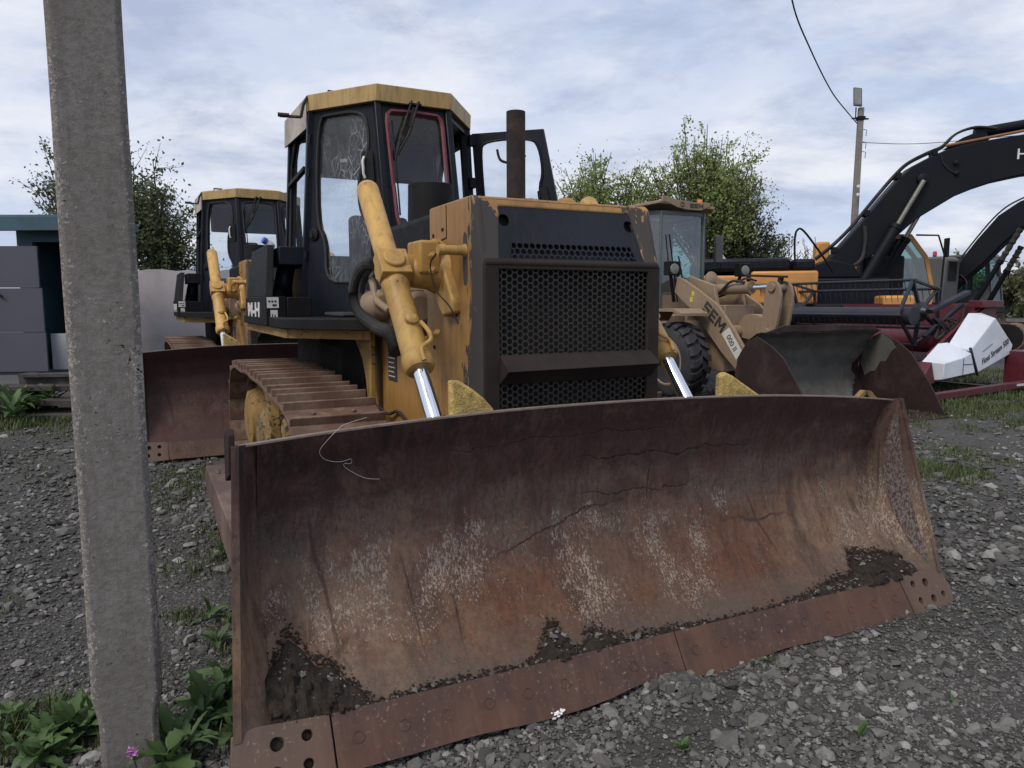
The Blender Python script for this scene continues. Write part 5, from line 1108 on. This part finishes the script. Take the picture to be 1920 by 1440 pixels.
# bucket
dirt_in = worn_paint('bucket_clay', (.098, .095, .084), (.066, .064, .057), chip=(.045, .043, .038), dirt=(.055, .052, .046), cover=.69, gl=.9)
bside = [(1.97, 1.06), (2.21, .95), (2.42, .80), (2.70, .42), (2.93, .03), (2.93, .0), (2.0, .0), (1.72, .14), (1.60, .42), (1.66, .78), (1.84, 1.0)]
shell = [(1.97, 1.10), (1.84, 1.02), (1.70, .84), (1.62, .60), (1.63, .40), (1.74, .20), (1.96, .07), (2.3, .04), (2.93, .012)]
bk = MB()
for s_ in (-1, 1): bk.prism(bside, 'y', s_*1.2, s_*1.175)
bk.prism([(x, z) for x, z in shell]+[(x-.03, z-.01) for x, z in shell[::-1]], 'y', -1.175, 1.175)
bk.prism([(-1.12, 1.08), (-.72, 1.19), (.95, 1.17), (1.15, 1.08)], 'x', 1.95, 1.98)
bucket = bk.build('bucket', MARR, ld, bevel=.003)
m = MB(); NX = 60; ys_ = [-1.17+2.34*i/NX for i in range(NX+1)]; sh2 = shell[:8]; SZ = []
for j in range(41):
    u = j/40*(len(sh2)-1); k = min(int(u), len(sh2)-2); f_ = u-k; SZ.append((sh2[k][0]+(sh2[k+1][0]-sh2[k][0])*f_, sh2[k][1]+(sh2[k+1][1]-sh2[k][1])*f_))
for x, z in SZ:
    for y in ys_:
        edge = 1 if y < 1.16-.42*max(0, .75-z)+.14*mnoise.noise(Vector((z*4, 0, 9)))+.05*mnoise.noise(Vector((z*17, 2, 9))) else 0; th = (.026+.024*(mnoise.noise(Vector((y*5, z*5, x)))+.7*mnoise.noise(Vector((y*14, z*14, x)))))*edge-(0 if edge else .03); m.v.append((x+th+.004, y, z+th*.3))
W = NX+1; m.f = [(j*W+i, j*W+i+1, (j+1)*W+i+1, (j+1)*W+i) for j in range(40) for i in range(NX)]; m.build('dried_clay', dirt_in, bucket, smooth=50); m = MB(); m.prism([(1.66, .62), (1.72, .9), (1.97, 1.05), (2.12, .97), (2.20, .86), (2.13, .80), (2.06, .66), (1.98, .66), (1.9, .52), (1.82, .5), (1.74, .44)], 'y', 1.168, 1.176); m.build('clay_patch', dirt_in, bucket)
m = MB(); m.box(2.80, 3.02, -1.21, 1.21, -.004, .012); m.box(2.0, 2.95, -1.215, -1.2005, .02, .05); m.box(2.0, 2.95, 1.2005, 1.215, .02, .05); m.build('bucket_lip', MARR, bucket)
# loader cab
Fl, Fr, Ml, Mr, Bl, Br = (-.90, -.45), (-.90, .45), (-1.35, -.74), (-1.35, .74), (-2.1, -.74), (-2.1, .74)
zb, zt = 1.55, 2.98
lc = simple('loader_cab_grey', (.075, .10, .105), .5)
cabn = MB()
for p in (Fl, Fr, Ml, Mr, Bl, Br): cabn.box(p[0]-.02, p[0]+.02, p[1]-.02, p[1]+.02, 1.3, zt)
cabl = cabn.build('cab', lc, ld, bevel=.008)
m = MB(); m.prism([Fl, Fr, Mr, Br, Bl, Ml], 'z', 1.28, 1.62); m.build('cab_base', SAND, cabl, bevel=.01)
for A_, B_, lo in ((Fl, Fr, .0), (Ml, Fl, .0), (Bl, Ml, .02), (Br, Bl, .2), (Fr, Mr, .0), (Mr, Br, .2)):
    window_panel((*A_, 1.62), (*B_, 1.62), (*B_, zt), (*A_, zt), rrect(.035, .965, .03+lo, .955, .03, 2), lc, cabl, GLST, 'cab_panel', glass_name='window')
m = MB(); m.box(-2.08, -2.0, -.70, -.25, 1.62, 2.95); m.box(-2.08, -2.0, .35, .70, 1.62, 2.95); m.box(-2.08, -2.0, -.25, .35, 2.55, 2.95); m.box(-2.08, -2.0, -.25, .35, 1.62, 1.9); m.build('rear_trim', SEAT, cabl)
m = MB(); m.box(-2.1, -.95, -.7, .7, 1.3, 1.36); m.box(-1.8, -1.35, -.25, .25, 1.4, 1.75); m.box(-1.88, -1.75, -.24, .24, 1.7, 2.4); m.box(-1.1, -.97, -.3, .3, 1.4, 1.85); m.build('cab_interior', SEAT, cabl, bevel=.03)
m = MB(); m.lathe((-1.15, 0, 1.95), (-.5, 0, .8), [(0, .17), (.02, .19), (.04, .17)], 20); m.build('steering_wheel', BLK, cabl)
m = MB(); rp = [(-.80, -.50), (-.80, .50), (-1.30, .84), (-2.2, .82), (-2.2, -.82), (-1.30, -.84)]
rf = m.prism([(-.50, 3.10), (-.42, 3.10), (-.20, 3.03), (.0, 3.0), (.30, 3.0), (.44, 3.06), (.50, 3.10), (.50, 3.13), (.20, 3.125), (-.20, 3.15), (-.50, 3.20)], 'x', -.84, -.80).build('roof_visor', SAND, cabl, bevel=.006)
m = MB(); hi_ = [(-.81, -.55, 3.13), (-.81, .60, 3.08), (-1.30, .84, 3.05), (-2.2, .82, 3.05), (-2.2, -.82, 3.08), (-1.30, -.90, 3.06)]; m.add([(x, y, z-.05) for x, y, z in hi_]+hi_+[(-1.4, 0, 3.19)], [tuple(range(6))[::-1]]+[(i, (i+1) % 6, (i+1) % 6+6, i+6) for i in range(6)]+[(i+6, (i+1) % 6+6, 12) for i in range(6)]); m.build('roof', SAND, cabl, bevel=.01)
block_sem((-.798, .06, 3.035), (0, 1, 0), (0, 0, 1), .075, .068, .014, .017, DECAL, rf)
m = MB(); rg = circ(-.10, 3.08, .042, 20); m.holed(rg, [circ(-.10, 3.08, .032, 16)], lambda u, v: (-.795, u, v), (1, 0, 0), .003); m.box(-.797, -.794, -.103, -.097, 3.035, 3.125); m.build('roof_emblem', DECAL, rf)
m = MB(); m.lathe((-1.2, .62, 3.10), (0, 0, 1), [(0, .055), (.03, .055), (.03, .048), (.13, .040), (.15, .02)], 16); m.build('beacon', AMBER, rf)
m = MB(); m.tube([(-.87, -.10, 1.5), (-.86, -.22, 2.1), (-.87, -.30, 2.6)], .012, 6); m.tube([(-.87, .15, 1.5), (-.86, -.02, 1.9), (-.87, -.10, 2.25)], .012, 6); m.build_each('wiper', BLK, cabl)
for s_ in (-1, 1):
    m = MB(); m.tube([(-1.28, s_*.78, 2.78), (-1.2, s_*1.12, 2.76), (-1.2, s_*1.13, 2.10), (-1.3, s_*.78, 2.05)], .014, 6); mr_ = m.build('mirror_arm', BLK, cabl); m = MB(); m.box(-1.23, -1.18, s_*1.07-.09, s_*1.07+.09, 2.18, 2.66); m.build('mirror', GREY, mr_, bevel=.02)
for yy in (-.50, 1.0):
    m = MB(); m.box(-.62, -.48, yy-.11, yy+.13, 1.92, 2.14); m.tube([(-.6, yy*.8, 1.5), (-.58, yy, 1.95)], .03, 8); hb = m.build('headlight', BLK, ld, bevel=.02); MB().lathe((-.48, yy, 2.02), (1, 0, 0), [(0, .085), (.012, .08), (.02, .05)], 20).build('lens', LAMPG, hb)
m = MB(); m.lathe((-.55, .30, 1.85), (1, 0, .2), [(0, .12), (.05, .14), (.09, .06)], 16); m.build('horn', SAND, ld)

# ------------------------------------------------------------------ harvester header on a trailer
hd = thing('harvester_header', 'maroon grain harvester header with white end shield and black reel', 'header', (6.608, 12.036, -.2646), facing(27)); hd.scale = (1.18, 1.18, 1.18)
cy_, cz_, rr_ = .20, 1.35, .48; angs = [R(114+72*k) for k in range(5)]; tp5 = [(cy_+rr_*math.cos(a), cz_+rr_*math.sin(a)) for a in angs]
m = MB(); m.cyl((0.1, cy_-.3, cz_-.06), (-4.6, cy_-.3, cz_-.06), .125, n=20); m.build('reel_drum', DKBL, hd)
for (y, z) in tp5:
    m = MB(); m.cyl((.03, y, z), (-4.6, y, z), .022, n=10)
    for k in range(46): x = -.05-k*.1; m.tube([(x, y, z), (x+.01, y+.02, z-.10), (x+.0, y+.05, z-.19)], [.006, .005, .003], 4, False)
    m.build('reel_bar', DKBL, hd)
for x in (-.02, -2.15, -4.4):
    m = MB()
    for i, (y, z) in enumerate(tp5):
        y2, z2 = tp5[(i+1) % 5]; m.bar((x, y, z), (x, y2, z2), .03, .045, (1, 0, 0)); m.bar((x, cy_, cz_), (x, y, z), .03, .05, (1, 0, 0))
    m.lathe((x-.03, cy_, cz_), (1, 0, 0), [(0, .14), (.06, .14), (.08, .08), (.14, .05)], 20); m.build('reel_spider', DKBL, hd)
m = MB(); m.bar((.12, cy_, cz_), (.15, 1.0, 1.62), .06, .10, (1, 0, 0)); m.bar((.12, cy_+.1, cz_-.1), (.2, .75, .95), .04, .05, (1, 0, 0)); m.bar((.12, .1, 1.0), (.14, .9, 1.45), .05, .06, (1, 0, 0)); m.build('reel_arm', DKBL, hd, bevel=.008)
m = MB()
for k in range(7):
    a, b_ = rng.uniform(-.25, .35), rng.uniform(.2, .9); m.tube(spline([(.2, cy_+a, cz_-.1), (.25, cy_+a+.15, cz_-.35+rng.uniform(-.1, .2)), (.22, b_, .75+rng.uniform(-.1, .3)), (.15, b_+.2, 1.0+rng.uniform(0, .4))], 5), .011, 6)
m.build('hydraulic_hose', RUB, hd)
m = MB(); m.cyl((.3, .62, .92), (-4.6, .62, .92), .17, n=20); m.build('auger', MAR, hd); m = MB(); m.prism([(-.25, .48), (.8, .55), (1.15, .8), (1.2, 1.45), (1.15, 1.45), (1.08, .85), (.78, .62), (-.25, .52)], 'x', -4.6, .32); m.build('trough', MAR, hd)
m = MB(); m.prism([(-.75, .42), (-.45, .42), (.6, .44), (1.2, .75), (1.25, 1.40), (1.02, 1.42), (.90, 1.36), (.20, .78), (-.35, .66), (-.60, .56)], 'x', .30, .42); m.bar((.36, -.15, .70), (.36, 1.05, 1.40), .16, .05, (1, 0, 0)); m.box(.28, .5, .80, 1.28, 1.40, 1.50); m.build('end_plate', MAR, hd, bevel=.01)
sh_o = [(-.40, .70), (.02, .885), (.05, .905), (.49, 1.31), (.80, 1.30), (1.31, .90), (1.25, .75), (.55, .52), (.46, .50), (-.29, .44), (-.40, .44)]
# big rear shield and short front nose, faceted
def facet(outl, ridge, x0, x1):
    m = MB(); n = len(outl); cx_ = sum(p[0] for p in ridge)/len(ridge); cz2 = sum(p[1] for p in ridge)/len(ridge); vs = [(x0, y, z) for y, z in outl]+[(x1, y, z) for y, z in ridge]; m.add(vs, [tuple(range(n))[::-1], tuple(range(n, 2*n))]+[(i, (i+1) % n, (i+1) % n+n, i+n) for i in range(n)]); return m
o1 = [(.13, .90), (.54, 1.33), (.84, 1.33), (1.33, .91), (1.27, .74), (.50, .49)]; r1 = [(.30, .83), (.80, 1.25), (.82, 1.26), (1.27, .88), (1.22, .75), (.48, .52)]
facet(o1, r1, .45, .66).build('shield', WHITE, hd, bevel=.01)
o2 = [(-.42, .70), (-.1, .93), (.10, .94), (.27, .86), (.44, .50), (-.34, .43)]; r2 = [(-.28, .68), (-.02, .72), (.12, .74), (.28, .80), (.40, .53), (-.30, .47)]
nose = facet(o2, r2, .46, .68).build('shield_nose', WHITE, hd, bevel=.008); m = MB(); m.prism([(-.60, .50), (-.42, .70), (-.33, .42), (-.62, .36)], 'x', .44, .60); m.build('nose_tip', MAR, hd, bevel=.01)
m = MB(); m.box(.683, .686, .115, .122, .50, .74); m.box(.683, .686, .13, .36, .648, .655); m.build('panel_seam', DKBL, nose)
m = MB(); m.bar((.675, .26, .87), (.675, .465, .49), .018, .03, (1, 0, 0)); m.build('strap', DKBL, nose)
text('Float Stream 500', .118, (.665, .575, .625), (0, .905, .425), (0, -.3, .95), DECAL, hd, shear=.25, ext=.0015, sx=.80).data.name = 'lettering'
text('- - - - - - - - - -', .05, (.665, .575, .80), (0, .905, .425), (0, -.3, .95), DECAL, hd, shear=.25, ext=.0015, sx=.8, bold=.002)
m = MB(); m.bar((.95, -1.1, .30), (.95, 2.6, .42), .10, .09); m.bar((.75, -1.3, .22), (.75, 2.6, .26), .12, .14); m.box(.6, .9, 1.2, 2.6, .22, .8); m.box(.6, .8, .5, .62, .02, .25); m.box(-4.0, .6, -.1, .02, .18, .30); m.box(-4.0, .6, 1.0, 1.12, .18, .30); m.build('trailer_frame', MAR, hd, bevel=.008)
m = MB(); m.box(1.001, 1.004, .80, .98, .355, .385); m.build('reflector', STICK, hd)
m = MB(); m.lathe((-2.5, -.25, .26), (0, 1, 0), [(0, .12), (0, .22), (.04, .26), (.14, .26), (.18, .22), (.18, .12)], 20); m.lathe((-2.5, 1.1, .26), (0, 1, 0), [(0, .12), (0, .22), (.04, .26), (.14, .26), (.18, .22), (.18, .12)], 20); m.build_each('trailer_wheel', TYRE, hd)

# ------------------------------------------------------------------ excavators
def boom_obj(parent, top, bot, y0, y1, m_):
    m = MB(); poly = top+bot; m.prism(poly, 'y', y0, y1); return m.build('boom', m_, parent, bevel=.02)
ex = thing('excavator', 'orange excavator with long dark boom raised to the right edge', 'excavator', (7.3, 16, 0), facing(78))
bt = [(-.43, 2.40), (.02, 2.95), (.30, 3.31), (.60, 3.71), (.88, 4.06), (1.12, 4.30), (1.44, 4.47), (1.76, 4.61), (2.18, 4.71), (2.72, 4.79), (3.27, 4.86), (4.6, 4.8), (6.2, 4.4)]
bb = [(6.2, 4.05), (4.6, 4.2), (3.32, 4.07), (2.77, 3.96), (2.37, 3.83), (1.96, 3.66), (1.63, 3.45), (1.27, 3.22), (1.02, 2.98), (.65, 2.62), (.28, 2.37), (0, 2.15), (-.13, 2.06), (-.40, 2.02), (-.50, 2.2)]
bo_ = boom_obj(ex, bt, bb, -.25, .25, BOOM); text('H', .30, (3.04, -.253, 4.36), (1, 0, -.02), (0, 0, 1), DECALW, bo_, sx=1.2)
m = MB(); m.bar((2.55, -.2515, 4.72), (2.62, -.2515, 3.95), .004, .012, (1, 0, 0)); m.bar((.98, -.2515, 4.1), (1.25, -.2515, 3.25), .004, .010, (1, 0, 0)); m.build_each('weld_seam', BLK, bo_)
m = MB()
for x, z in ((1.95, 4.33), (1.97, 4.12)): m.lathe((x, -.25, z), (0, -1, 0), [(0, .05), (.05, .05), (.06, .03)], 10)
m.build_each('grease_block', BLK, bo_); MB().tube(spline([(1.66, -.26, 4.5), (1.70, -.27, 4.35), (1.82, -.27, 4.2), (1.95, -.27, 4.12)], 5), .012, 5).build('grease_line', RUB, bo_)
m = MB(); m.lathe((-.30, -.34, 2.2), (0, 1, 0), [(0, .12), (.02, .17), (.66, .17), (.68, .12)], 20); m.lathe((1.33, -.36, 4.02), (0, 1, 0), [(0, .07), (.02, .11), (.70, .11), (.72, .07)], 18); m.build_each('boom_pin', BOOM, ex)
for s_ in (-1, 1):
    m = MB(); A_, B_ = (Vector((1.33, -.36, 3.98)), Vector((.27, -.40, 1.95))) if s_ < 0 else (Vector((1.60, .36, 3.60)), Vector((.80, .40, 1.95))); c_ = A_+(B_-A_)*.44; m.cyl(c_, B_, .105, n=16); m.lathe(c_-(B_-A_).normalized()*.02, B_-A_, [(0, .06), (.01, .125), (.10, .125), (.11, .1)], 16); cy2 = m.build('boom_cylinder', BOOM, ex); MB().cyl(A_, c_, .05, n=12).build('cylinder_rod', simple('greased_rod', (.25, .24, .2), .35, .8), cy2)
m = MB(); m.cyl((2.35, 0, 4.95), (5.2, 0, 5.35), .11, n=16); m.prism([(1.78, 4.66), (2.1, 4.86), (2.5, 5.02), (2.6, 4.8), (2.4, 4.72)], 'y', -.12, .12); m.build('stick_cylinder', BOOM, ex, bevel=.01)
m = MB(); m.tube([(1.75, -.22, 4.69), (3.3, -.22, 4.94), (5, -.22, 4.95)], .028, 8); pz = m.build('steel_pipe', simple('rusty_orange_pipe', (.22, .10, .04), .6), ex)
for off, rr0 in ((0, .026), (.07, .022), (-.07, .022)):
    pts = [(x-.05, off-.12, z+.06+abs(off)*.5) for x, z in [(-.62, 2.35), (-.30, 2.62)]+bt[1:8]]; m = MB(); m.tube(spline(pts+[(1.95, off-.12, 4.93), (2.3, off-.1, 5.05), (2.7, off-.1, 5.0)], 5), rr0, 7)
    m.build('hydraulic_hose', RUB, ex)
m = MB(); m.tube(spline([(.25, -.28, 3.1), (.28, -.30, 2.8), (.22, -.30, 2.4), (.0, -.30, 2.25), (-.2, -.30, 2.3)], 6), .04, 8); m.build('hydraulic_hose', RUB, ex)
m = MB()
for x, z in ((-.3, 2.62), (.3, 3.38), (.88, 4.13), (1.55, 4.58)): m.box(x-.05, x+.05, -.26, 0, z-.07, z+.05)
m.build_each('hose_clamp', BOOM, ex)
m = MB(); m.box(-2.12, -.82, -1.35, -.55, 1.45, 2.13); m.build('side_cabinet', ORG, ex, bevel=.05, seg=3); m = MB(); m.box(-3.3, -2.2, -1.32, -.55, 1.45, 2.05); m.build('tool_box', ORG, ex, bevel=.05, seg=3); m = MB(); m.box(-2.9, 1.2, -1.3, 1.3, 1.15, 1.46); m.build('deck', BLK, ex, bevel=.05, seg=3); m = MB(); m.box(.42, 1.0, -1.32, -.6, 1.22, 1.62); m.build('battery_box', ORG, ex, bevel=.05); m = MB(); m.box(-2.0, -1.0, -1.33, -1.28, 1.16, 1.40); m.build('side_door', ORG, ex, bevel=.02)
m = MB(); m.prism([(-3.6, 1.3), (-2.0, 1.3), (-2.0, 2.10), (-3.3, 2.1), (-3.6, 1.9)], 'y', -.5, 1.35); m.build('counterweight', ORG, ex, bevel=.08, seg=3)
m = MB(); m.box(-3.3, -1.35, -1.25, 1.1, 2.135, 2.40); m.box(-1.30, -.86, -1.2, -.4, 2.135, 2.38); m.build('engine_cover', NAVY, ex, bevel=.07, seg=3)
m = MB(); m.tube(spline([(-1.27, -1.25, 2.3), (-1.29, -1.25, 2.75), (-1.25, -1.25, 2.95), (-1.12, -1.25, 2.93), (-.75, -1.2, 2.45), (-.5, -1.1, 2.1)], 5), .022, 7); m.build('handrail', BLK, ex)
m = MB(); m.cyl((-1.42, -1.0, 2.1), (-1.42, -1.0, 2.42), .05); m.build('exhaust_pipe', SAND, ex)
m = MB(); m.tube([(-2.6, -1.1, 2.3), (-2.75, -1.1, 2.5)], .05, 8); m.build('filler_neck', CREAM, ex)
m = MB(); m.box(-1.0, .75, -.5, .5, 1.3, 2.0); m.prism([(-.85, 2.0), (.2, 2.0), (.05, 2.3), (-.45, 2.42), (-.75, 2.3)], 'y', -.42, -.30); m.build('boom_mount', BOOM, ex, bevel=.04)
m = MB(); m.box(-.55, -.25, .5, .9, 2.0, 2.85); m.build('air_housing', ORG, ex, bevel=.05)
ec = MB(); cp = [(.45, 1.3), (1.9, 1.3), (1.98, 1.7), (1.80, 2.5), (1.45, 2.98), (.55, 3.0), (.45, 2.9)]
hole_ = [(.62, 1.50), (1.86, 1.50), (1.90, 1.72), (1.73, 2.44), (1.41, 2.88), (.66, 2.90)]
for yy, dn in ((.62, -1), (1.35, 1)): ec.holed(cp, [hole_], lambda u, v, yy=yy: (u, yy, v), (0, dn, 0), .05)
for (a, b_) in zip(cp[:-1], cp[1:]):
    if a in ((1.98, 1.7), (1.80, 2.5)): continue
    ec.add([(a[0], .62, a[1]), (b_[0], .62, b_[1]), (b_[0], 1.35, b_[1]), (a[0], 1.35, a[1]), (a[0]-.01, .62, a[1]-.04), (b_[0]-.01, .62, b_[1]-.04), (b_[0]-.01, 1.35, b_[1]-.04), (a[0]-.01, 1.35, a[1]-.04)], [(0, 1, 2, 3), (4, 7, 6, 5), (0, 4, 5, 1), (3, 2, 6, 7)])
ecab = ec.build('cab', ORG, ex, smooth=0); m = MB(); m.add([(x, .64, z) for x, z in hole_]+[(x, 1.33, z) for x, z in hole_]+[(1.96, .64, 1.7), (1.96, 1.33, 1.7), (1.78, 1.33, 2.5), (1.78, .64, 2.5), (1.43, .64, 2.96), (1.43, 1.33, 2.96)], [(0, 1, 2, 3, 4, 5), (6, 11, 10, 9, 8, 7), (12, 13, 14, 15), (15, 14, 17, 16)]); m.build('cab_glass', GLST, ecab, smooth=0, fix=False)
m = MB(); m.box(.7, 1.1, .75, 1.2, 1.5, 1.9); m.box(.6, .75, .75, 1.2, 1.8, 2.6); m.build('operator_seat', SEAT, ecab, bevel=.04); m = MB(); m.box(.50, 1.25, .66, .72, 1.35, 2.9); m.box(.5, 1.9, .68, 1.3, 1.32, 1.5); m.box(.5, .56, .66, 1.3, 1.35, 2.9); m.build('dark_cab_backing', DARKV, ecab); m = MB(); m.box(.40, 1.25, .30, .60, 1.3, 2.5); m.build('hydraulic_valves', BLK, ex, bevel=.05)  # dark panels added inside the cab so its glass looks darker
m = MB(); m.tube([(1.5, .5, 2.95), (1.9, .35, 2.92), (2.02, .3, 2.5), (2.0, .35, 1.5)], .02, 6); m.box(2.03, 2.08, .2, .4, 2.45, 2.85); m.build('mirror_arm', BLK, ex)
for s_ in (-1, 1):
    m = MB(); N = 40; path = []
    for k in range(13): a = R(90-180*k/12); path.append((1.75+.42*math.cos(a), .45+.42*math.sin(a)))
    for k in range(13): a = R(-90-180*k/12); path.append((-1.9+.42*math.cos(a), .45+.42*math.sin(a)))
    m.prism(path, 'y', s_*.95, s_*1.5); m.build('crawler_track', BLK, ex, bevel=.02)
m = MB(); m.box(-1.6, 1.4, -.95, .95, .45, .95); m.cyl((-.2, 0, .9), (-.2, 0, 1.16), .7); m.build('undercarriage', BLK, ex, bevel=.03)

e2 = thing('excavator', 'dark grey excavator with black boom at the far right edge', 'excavator', (16.2, 23.0, -.94), facing(38)); e2.scale = (1.64, 1.64, 1.64)
bt2 = [(-1.58, 1.66), (-1.51, 1.78), (-1.23, 2.20), (-.88, 2.71), (-.53, 3.15), (-.19, 3.38), (.5, 3.62), (1.6, 3.75)]; bb2 = [(1.6, 3.45), (.5, 3.2), (-.16, 2.86), (-.49, 2.53), (-.75, 2.23), (-1.02, 1.98), (-1.30, 1.68), (-1.45, 1.58)]
boom_obj(e2, bt2, bb2, -.14, .14, BOOM)
m = MB(); m.tube(spline([(x-.03, -.06, z+.04) for x, z in bt2[:7]], 5), .016, 7); m.build('hydraulic_hose', RUB, e2); m = MB(); m.tube(spline([(-1.25, -.16, 2.1), (-1.03, -.17, 1.95), (-1.0, -.17, 1.75), (-1.15, -.16, 1.62), (-1.38, -.16, 1.70)], 5), .011, 6); m.build('hydraulic_hose', RUB, e2)
for A_, B_ in (((-.10, -.24, 2.86), (-.78, -.26, 1.50)), ((-.22, .24, 2.56), (-.72, .26, 1.50))):
    A_, B_ = Vector(A_), Vector(B_); c_ = A_+(B_-A_)*.42; m = MB(); m.cyl(c_, B_, .048, n=14); m.lathe(c_, B_-A_, [(0, .04), (.01, .062), (.07, .062), (.08, .05)], 14); q = m.build('boom_cylinder', BOOM, e2); pts = [A_+(c_-A_)*i/14 for i in range(15)]; MB().tube(pts, [.052+.009*math.sin(i*2.4) for i in range(15)], 12).build('rod_wrap', RUB, q)
m = MB(); m.prism([(-2.4, 1.45), (-1.12, 1.45), (-1.10, 2.30), (-1.18, 2.38), (-2.4, 2.36)], 'y', -.92, -.25); m.build('engine_housing', GREY, e2, bevel=.04); m = MB(); m.box(-1.12, -1.094, -.80, -.42, 1.9, 2.28); m.build('dark_opening', BLK, e2)  # black plate painted as the dark opening in the housing
m = MB(); m.box(-2.4, -.72, -.90, .95, 1.22, 1.45); m.box(-2.7, -2.2, -.85, .9, 1.25, 2.2); m.build('deck', GREY, e2, bevel=.04); m = MB(); m.box(-.71, -.66, .30, .98, 1.26, 1.40); m.build('side_step', BLK, e2, bevel=.02)
fq = quadmap((-.70, .38, 1.42), (-.70, .98, 1.42), (-.82, .98, 2.40), (-.82, .38, 2.38)); 
window_panel((-.70, .38, 1.42), (-.70, .98, 1.42), (-.82, .98, 2.42), (-.82, .38, 2.40), rrect(.08, .92, .06, .93, .06, 3), GREY, e2, GLST, 'cab_front', glass_name='windscreen')
window_panel((-1.65, .38, 1.42), (-.70, .38, 1.42), (-.82, .38, 2.40), (-1.65, .38, 2.40), rrect(.40, .90, .30, .93, .05, 3), GREY, e2, GLST, 'cab_side', glass_name='window')
window_panel((-.70, .98, 1.42), (-1.65, .98, 1.42), (-1.65, .98, 2.42), (-.82, .98, 2.42), rrect(.10, .60, .25, .93, .05, 3), GREY, e2, GLST, 'cab_side', glass_name='window')
m = MB(); m.prism([(-.80, 2.40), (-1.66, 2.40), (-1.66, 2.46), (-.86, 2.47)], 'y', .36, 1.0); m.box(-1.68, -1.64, .38, .98, 1.42, 2.42); m.build('cab_roof', GREY, e2, bevel=.02)
m = MB(); m.box(-1.3, -1.05, .5, .85, 1.5, 1.72); m.box(-1.38, -1.28, .5, .85, 1.65, 2.1); m.build('operator_seat', SEAT, e2, bevel=.03)
m = MB(); m.tube([(-.80, 1.0, 2.35), (-.70, 1.15, 2.30), (-.70, 1.15, 1.95)], .012, 6); m.box(-.72, -.68, 1.08, 1.2, 2.05, 2.28); m.build('mirror_arm', BLK, e2)
m = MB(); m.lathe((-1.45, -.6, 2.36), (0, 0, 1), [(0, .035), (.05, .035)], 12); m.build('beacon_base', BLK, e2); m = MB(); m.lathe((-1.45, -.6, 2.41), (0, 0, 1), [(0, .04), (.08, .036), (.09, .02)], 12); m.build('beacon', REDP, e2)
for s_ in (-1, 1):
    m = MB(); path = []
    for k in range(13): a = R(90-180*k/12); path.append((.05+.24*math.cos(a), .83+.24*math.sin(a)))
    for k in range(13): a = R(-90-180*k/12); path.append((-2.3+.24*math.cos(a), .83+.24*math.sin(a)))
    m.prism(path, 'y', s_*.62, s_*.95); tr_ = m.build('crawler_track', BLK, e2, bevel=.015); m = MB()
    for k in range(18): x = -2.3+k*.13; m.box(x, x+.10, min(s_*.61, s_*.96), max(s_*.61, s_*.96), 1.072, 1.09)
    for k in range(9): a = R(80-k*20); m.bar(Vector((.05+.25*math.cos(a), s_*.785, .83+.25*math.sin(a)))-Vector((-math.sin(a), 0, math.cos(a)))*.05, Vector((.05+.25*math.cos(a), s_*.785, .83+.25*math.sin(a)))+Vector((-math.sin(a), 0, math.cos(a)))*.05, .35, .025, Vector((math.cos(a), 0, math.sin(a))))
    m.build('shoe_plates', TRK, tr_)
m = MB(); m.box(-2.0, -.2, -.62, .62, .75, 1.05); m.cyl((-1.2, 0, 1.0), (-1.2, 0, 1.23), .4); m.build('undercarriage', BLK, e2)

# ------------------------------------------------------------------ far lamp pole and wires
lp_ = thing('lamp_pole', 'far concrete pole with street lamp head and two small cameras', 'pole', (12.93, 28, 0))
m = MB(); m.hexa([(-.12, -.1, 0), (.12, -.1, 0), (.12, .1, 0), (-.12, .1, 0), (.02, -.08, 8.7), (.20, -.08, 8.7), (.20, .08, 8.7), (.02, .08, 8.7)]); m.build('pole_shaft', POLED, lp_, bevel=.01)
m = MB(); m.bar((-.22, 0, 8.32), (.40, 0, 8.30), .06, .05); m.tube([(-.08, 0, 8.32), (-.08, 0, 8.72)], .022, 6); m.box(-.02, .24, -.12, .12, 8.25, 8.38); m.build('bracket', BLK, lp_)
m = MB(); Mx = Matrix.Translation((-.05, -.02, 9.08)) @ Matrix.Rotation(R(6), 4, 'Y') @ Matrix.Rotation(R(-18), 4, 'X'); m.box(-.165, .165, -.04, .03, -.38, .38, Mx); lh = m.build('lamp_head', GREY, lp_, bevel=.03); m = MB(); m.box(-.12, .12, -.052, -.042, -.32, .32, Mx); m.build('lens', LAMPG, lh, bevel=.01)
for z in (5.80, 5.50): MB().lathe((.02, -.22, z), (-.3, -1, -.1), [(0, .05), (.12, .06), (.2, .06), (.21, .03)], 12).build('security_camera', WHITE, lp_, bevel=.0)
m = MB()
for z in (7.9, 7.45, 7.1): m.tube([(.18, -.1, z), (.30, -.12, z-.03), (.28, -.12, z-.25)], .012, 5)
m.build_each('wire_hook', BLK, lp_)
o = MB().tube(spline([(4.6, 12.8, 7.75), (5.53, 15, 7.39), (7.12, 18, 7.45), (9.37, 22, 7.60), (11.3, 25.2, 7.82), (12.9, 27.95, 8.12)], 8), .018, 6).build('cable', CABLE); tag(o, 'sagging black cable running from the top edge to the far lamp pole', 'cable')
o = MB().tube(spline([(13.1, 28, 7.45), (15.5, 28.5, 7.5), (19, 29, 7.85), (26, 30, 8.6)], 6), .012, 5).build('cable', CABLE); tag(o, 'thin taut cable from the far lamp pole over the excavator boom', 'cable')
